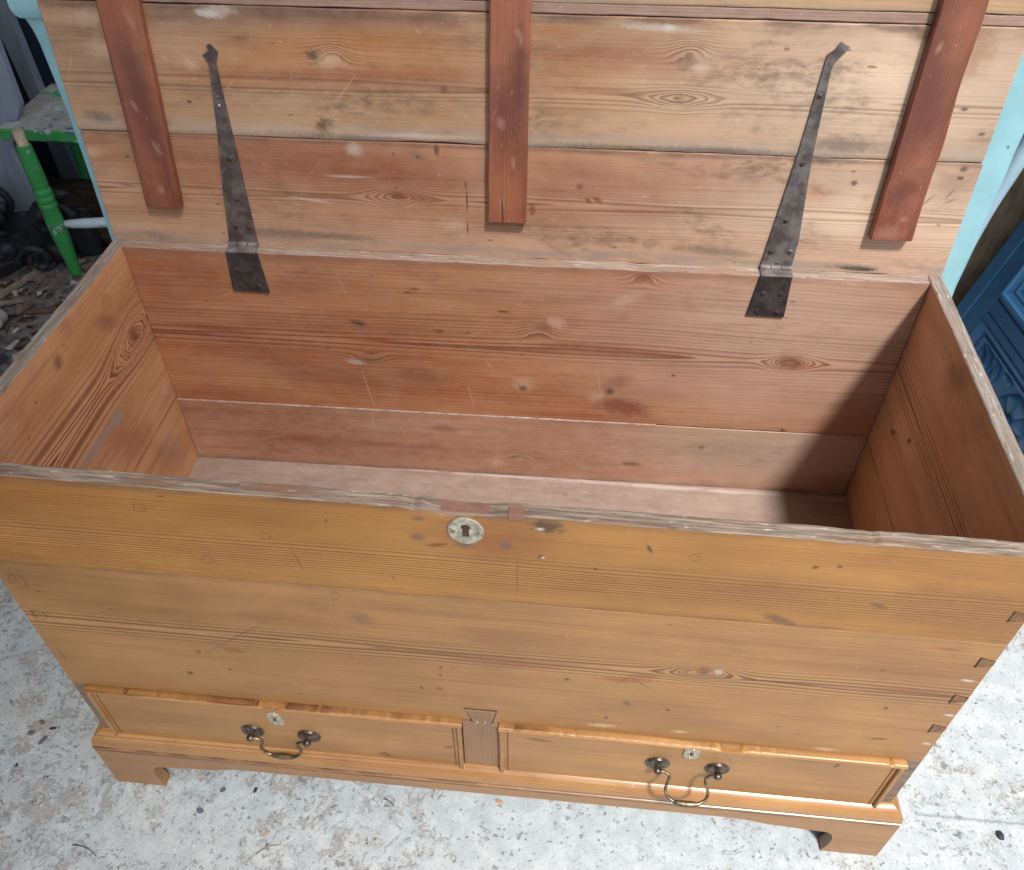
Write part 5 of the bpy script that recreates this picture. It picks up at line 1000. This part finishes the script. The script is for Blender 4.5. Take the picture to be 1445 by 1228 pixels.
# black cast iron scrollwork fragment, on its side
M['blackiron'] = iron_mat('black cast iron', (50, 54, 62), (28, 30, 36), (70, 66, 60), (44, 52, 66), 5.0)
ir = thing('iron_scrollwork', 'black cast iron scrollwork fragment standing beside the green chair leg', 'ironwork', (-.78, 1.372, .015), R_(14))
def spiral(cx, cz, r0, turns, s, y): return [(cx + s * r0 * (1 - .8 * t) * math.cos(turns * 6.283 * t), y + .02 * t, cz + r0 * (1 - .8 * t) * math.sin(turns * 6.283 * t)) for t in (i / 40 for i in range(41))]
for a, b, r, sg, yy in ((.01, .14, .060, 1, .01), (-.13, .19, .070, -1, .02), (-.05, .05, .045, -1, -.04)):
    link('scroll', tube_bm(spiral(a, b, r, 1.4, sg, yy), [(.013 - .006 * i / 40) * (1 + .5 * nz(i * .4, a * 30)) for i in range(41)], 8), M['blackiron'], ir, None, True)
lr = random.Random(3)
for q in range(10):
    bl = bmesh.new(); bmesh.ops.create_icosphere(bl, subdivisions=2, radius=1.0)
    cx_, cz_, sx_, sz_ = lr.uniform(-.24, .08), lr.uniform(.02, .27), lr.uniform(.018, .04), lr.uniform(.012, .03)
    for v in bl.verts:
        kk = 1 + .45 * nz(v.co.x * 2 + q, v.co.y * 2, v.co.z * 2)
        v.co = Vector((cx_ + v.co.x * sx_ * kk, lr.uniform(.0, .004) + v.co.y * .016 * kk, cz_ + v.co.z * sz_ * kk))
    link('casting_leaf', bl, M['blackiron'], ir, None, True)
for a, b, yy in ((-.10, .10, -.03), (-.17, .14, 0), (.0, .17, .02)):
    link('boss', lathe_bm([(.022, 0), (.024, .010), (.016, .020), (.006, .024), (0, .024)], lambda p, q, h: (a + p, yy - .02 - h, b + q), 12), M['blackiron'], ir, None, True)
link('back_plate', slab_bm(-.32, .10, .0, .15, .045, .06, lambda u, v, w: (u, w, v), .004, 20, .006, 95), M['blackiron'], ir)

# bars, offcuts and stones on the dirt
def lay(name, label, cat, p, q, w, h, m, seed, group=None, lift=.012):
    p, q = Vector((p[0], p[1], 0)), Vector((q[0], q[1], 0)); d = q - p
    o = link(name, slab_bm(0, d.length, -w / 2, w / 2, 0, h, lambda u, v, t: (u, v, t), min(w, h) * .12, 16, min(w, h) * .08, seed), m)
    o.location = (p.x, p.y, lift); o.rotation_euler = (0, 0, math.atan2(d.y, d.x))
    return tag(o, label, cat, group)
M['blackbar'] = paint_mat('chipped black bar', (34, 36, 42), (52, 54, 60), ((128, 132, 136),), .64, .5, 30, 40)
M['offcut'] = plain_mat('brown offcut', (70, 56, 48), (96, 80, 68), .85, 24, .5, .003, (1, 5, 1))
M['palestick'] = plain_mat('pale stick', (132, 120, 104), (166, 152, 134), .85, 60, .5, .002)
M['leafdry'] = plain_mat('dry leaf', (96, 78, 66), (126, 106, 92), .8, 60)
M['stone'] = plain_mat('grey stone', (150, 148, 144), (186, 182, 176), .9, 30, .6, .004)
M['slate'] = plain_mat('dark slate flake', (40, 44, 52), (70, 74, 82), .7, 40)
lay('black_bar', 'long chipped black bar lying on the dirt beside the iron scrollwork', 'bar', (-1.02, 1.14), (-.83, 1.60), .040, .030, M['blackbar'], 101)
lay('timber_lath', 'thin dull lath lying alongside the black bar', 'lath', (-.905, 1.165), (-.795, 1.47), .016, .012, M['palestick'], 102)
lay('timber_offcut', 'flat brown timber offcut leaning on the black bar', 'offcut', (-.995, 1.33), (-.905, 1.50), .075, .020, M['offcut'], 103, None, .045)
lay('pale_stick', 'short pale stick on the black bar near the chair leg', 'stick', (-.885, 1.455), (-.845, 1.490), .009, .008, M['palestick'], 104, None, .044)
lay('pale_stick', 'pale stick lying on the dirt below the black bar', 'stick', (-.905, 1.155), (-.80, 1.195), .011, .008, M['palestick'], 105, None, .022)
lay('bark_strip', 'reddish bark strip on the dirt near the chest rim', 'bark', (-.83, 1.135), (-.70, 1.165), .016, .007, M['leafdry'], 106, None, .022)
def stone(name, label, cat, loc, r, m, seed, flat=.6, group=None):
    b = bmesh.new(); bmesh.ops.create_icosphere(b, subdivisions=3, radius=1.0)
    for v in b.verts:
        k = 1 + .32 * nz(v.co.x * 1.5 + seed, v.co.y * 1.5, v.co.z * 1.5) + .10 * nz(v.co.x * 5, v.co.y * 5 + seed, v.co.z * 5)
        v.co = Vector((v.co.x * r[0], v.co.y * r[1], v.co.z * r[0] * flat)) * k
    o = link(name, b, m, smooth=True); o.location = loc; o.rotation_euler = (0, 0, seed * 1.3)
    return tag(o, label, cat, group)
stone('stone', 'round grey stone on the dirt at the left edge', 'stone', (-.835, 1.085, .035), (.045, .035), M['stone'], 1.0)
stone('stone', 'smaller grey stone nearest the chest rim on the dirt', 'stone', (-.69, .965, .022), (.026, .02), M['stone'], 2.2)
def flake(name, label, cat, loc, r, m, seed, curl=.25, n=9, group=None, asp=.6, rz=None):
    b = bmesh.new(); c = b.verts.new((0, 0, .0022)); ring = []
    for i in range(n):
        t = 2 * math.pi * i / n; k = r * (1 + .35 * nz(math.cos(t) * 1.3 + seed, math.sin(t) * 1.3))
        x, y = k * math.cos(t), k * math.sin(t) * asp
        ring.append(b.verts.new((x, y, .0012 + curl * abs(y) * (1 + .6 * nz(x * 80 + seed, y * 80)))))
    for i in range(n): b.faces.new((c, ring[i], ring[(i + 1) % n]))
    ext = bmesh.ops.extrude_face_region(b, geom=b.faces[:])
    for v in [e for e in ext['geom'] if isinstance(e, bmesh.types.BMVert)]: v.co.z += .0012
    o = link(name, b, m); o.location = loc; o.rotation_euler = (0, 0, seed * 2.1 if rz is None else rz)
    return tag(o, label, cat, group)
flake('dark_leaf', 'dark blue curled leaf on the dirt at the left edge', 'leaf', (-.80, 1.005, .024), .034, M['slate'], 3.0, .5)
flake('dark_leaf', 'dark curled leaf just below the grey stone', 'leaf', (-.745, .955, .024), .026, M['slate'], 4.4, .5)
flake('dry_leaf', 'brown dry leaf beside the grey stone', 'leaf', (-.775, 1.155, .026), .03, M['leafdry'], 5.1, .6)
# loose bits on the concrete in front
GR_ = 'dark leaf flakes on the concrete left of the front foot'
M['flakeb'] = plain_mat('brown grey flake', (104, 96, 90), (132, 122, 114), .8, 60)
M['slateb'] = plain_mat('blue grey flake', (88, 98, 106), (122, 130, 136), .8, 60)
M['chalk'] = plain_mat('white chalk', (222, 222, 218), (240, 240, 236), .9, 60)
M['chiporange'] = plain_mat('orange chip', (190, 152, 120), (206, 172, 142), .8, 60)
flake('leaf_flake', 'pale grey flake furthest back in the cluster left of the chest foot', 'flake', (-.187, .066, .0005), 0.0056, M['flakeb'], 1.2, .1, 8, GR_)
flake('leaf_flake', 'thin black flake pointing at the chest foot, in the cluster', 'flake', (-.164, .057, .0005), 0.0070, M['slate'], 2.7, .1, 8, GR_, .35, .2)
flake('leaf_flake', 'leftmost grey brown flake of the cluster on the concrete', 'flake', (-.196, .046, .0005), 0.0059, M['flakeb'], 3.1, .1, 8, GR_, .8)
flake('leaf_flake', 'largest brown flake of the cluster, nearest the photo edge', 'flake', (-.170, .036, .0005), 0.0082, M['flakeb'], 4.9, .1, 8, GR_, .5, 1.1)
flake('leaf_flake', 'small dark flake alone at the left edge of the concrete', 'flake', (-.192, -.009, .0005), 0.0034, M['slate'], 5.3, .1, 7, None, .6)
flake('plaster_speck', 'tiny white speck of plaster on the concrete left of the foot', 'speck', (-.087, -.005, .0005), 0.0023, M['chalk'], 6.0, .1, 8, None, .9)
flake('wood_chip', 'orange wood chip on the concrete in front of the chest centre', 'wood chip', (.594, .007, .0005), 0.0078, M['chiporange'], .2, .05, 6, None, .45, -.45)
flake('wood_chip', 'small orange chip on the concrete between left foot and bottom edge', 'wood chip', (.245, -.074, .0005), 0.0041, M['chiporange'], 1.9, .1, 6, None, .6)
flake('slate_flake', 'dark flake right of the left bracket foot', 'flake', (.206, -.011, .0005), 0.0048, M['slate'], 2.2, .1, 7, None, .6)
flake('slate_flake', 'blue grey flake beside the left bracket foot', 'flake', (.155, -.016, .0005), 0.0051, M['slateb'], 3.3, .1, 7, None, .8)
flake('slate_flake', 'blue grey flake in front of the left bracket foot', 'flake', (.130, -.051, .0005), 0.0061, M['slateb'], 4.3, .1, 7, None, .7)
stone('pebble', 'single near-black pebble on the pale concrete at right', 'pebble', (1.362, .030, .003), (.0065, .0050), M['slate'], 3.7)
def twig(label, a, b, r, m, bend=.004):
    a, b = Vector((a[0], a[1], r)), Vector((b[0], b[1], r)); d = (b - a); n = Vector((-d.y, d.x, 0)).normalized()
    pts = [Vector((0, 0, 0)) + d * t + n * bend * math.sin(t * 3.3) for t in (i / 8 for i in range(9))]
    o = link('twig', tube_bm(pts, [r * (1 - .5 * i / 8) for i in range(9)], 6), m, smooth=True); o.location = a
    return tag(o, label, 'twig')
twig('dark twig on the concrete below the left bracket foot', (-.045, -.119), (-.001, -.131), .0009, M['slate'])
twig('pale splinter on the concrete near the bottom edge', (.236, -.106), (.270, -.088), .0012, M['palestick'])
twig('short dark splinter in front of the chest left of centre', (.412, -.004), (.430, -.014), .0009, M['slate'], .001)
# loose litter on the dirt
rnd = random.Random(5)
cols = [M['leafdry'], M['palestick'], M['offcut'], M['log'], M['stone']]
bm = bmesh.new()
for i in range(3800):
    x = rnd.uniform(-1.55, -.30); y = rnd.uniform(.72, 1.95)
    if y < .80 + .1 * rnd.random(): continue
    L = rnd.choice((.006, .009, .013, .02, .034)) * rnd.uniform(.6, 1.3); w = min(L * rnd.uniform(.15, .8), .016); h = rnd.uniform(.001, .005)
    mt = Matrix.Translation((x, y, soil_z(x, y) + h * .6)) @ Matrix.Rotation(rnd.uniform(0, 6.28), 4, 'Z') @ Matrix.Rotation(rnd.gauss(0, .35), 4, 'Y') @ Matrix.Rotation(rnd.gauss(0, .35), 4, 'X')
    vs = [bm.verts.new(mt @ Vector((sx * L / 2 * rnd.uniform(.6, 1), sy * w / 2 * rnd.uniform(.6, 1), sz * h / 2))) for sx in (-1, 1) for sy in (-1, 1) for sz in (-1, 1)]
    mi = rnd.choice((0, 0, 1, 2, 2, 3, 3, 4))
    for q in ((0, 1, 3, 2), (4, 6, 7, 5), (0, 4, 5, 1), (2, 3, 7, 6), (0, 2, 6, 4), (1, 5, 7, 3)):
        bm.faces.new([vs[k] for k in q]).material_index = mi
tag(link('ground_litter', bm, cols), kind='stuff')
# fine grit on the concrete
bm = bmesh.new()
for i in range(900):
    x = rnd.uniform(-.75, 1.9); y = rnd.uniform(-.32, .75)
    if -.02 < x < 1.17 and y > -.02: continue
    r = rnd.choice((.0007, .001, .0014, .002)) * rnd.uniform(.7, 1.2)
    mt = Matrix.Translation((x, y, r * .5)) @ Matrix.Rotation(rnd.uniform(0, 6.28), 4, 'Z')
    vs = [bm.verts.new(mt @ Vector((a * r * rnd.uniform(.7, 1.5), b * r * rnd.uniform(.6, 1), c * r * .6))) for a, b, c in ((1, 0, 0), (-1, 0, 0), (0, 1, 0), (0, -1, 0), (0, 0, 1), (0, 0, -1))]
    mi = rnd.choice((0, 0, 1, 2, 2, 3))
    for a, b in ((0, 2), (2, 1), (1, 3), (3, 0)):
        bm.faces.new((vs[a], vs[b], vs[4])).material_index = mi; bm.faces.new((vs[b], vs[a], vs[5])).material_index = mi
tag(link('concrete_grit', bm, [M['slate'], M['chalk'], M['stone'], M['leafdry']]), kind='stuff')
bpy.context.view_layer.update()
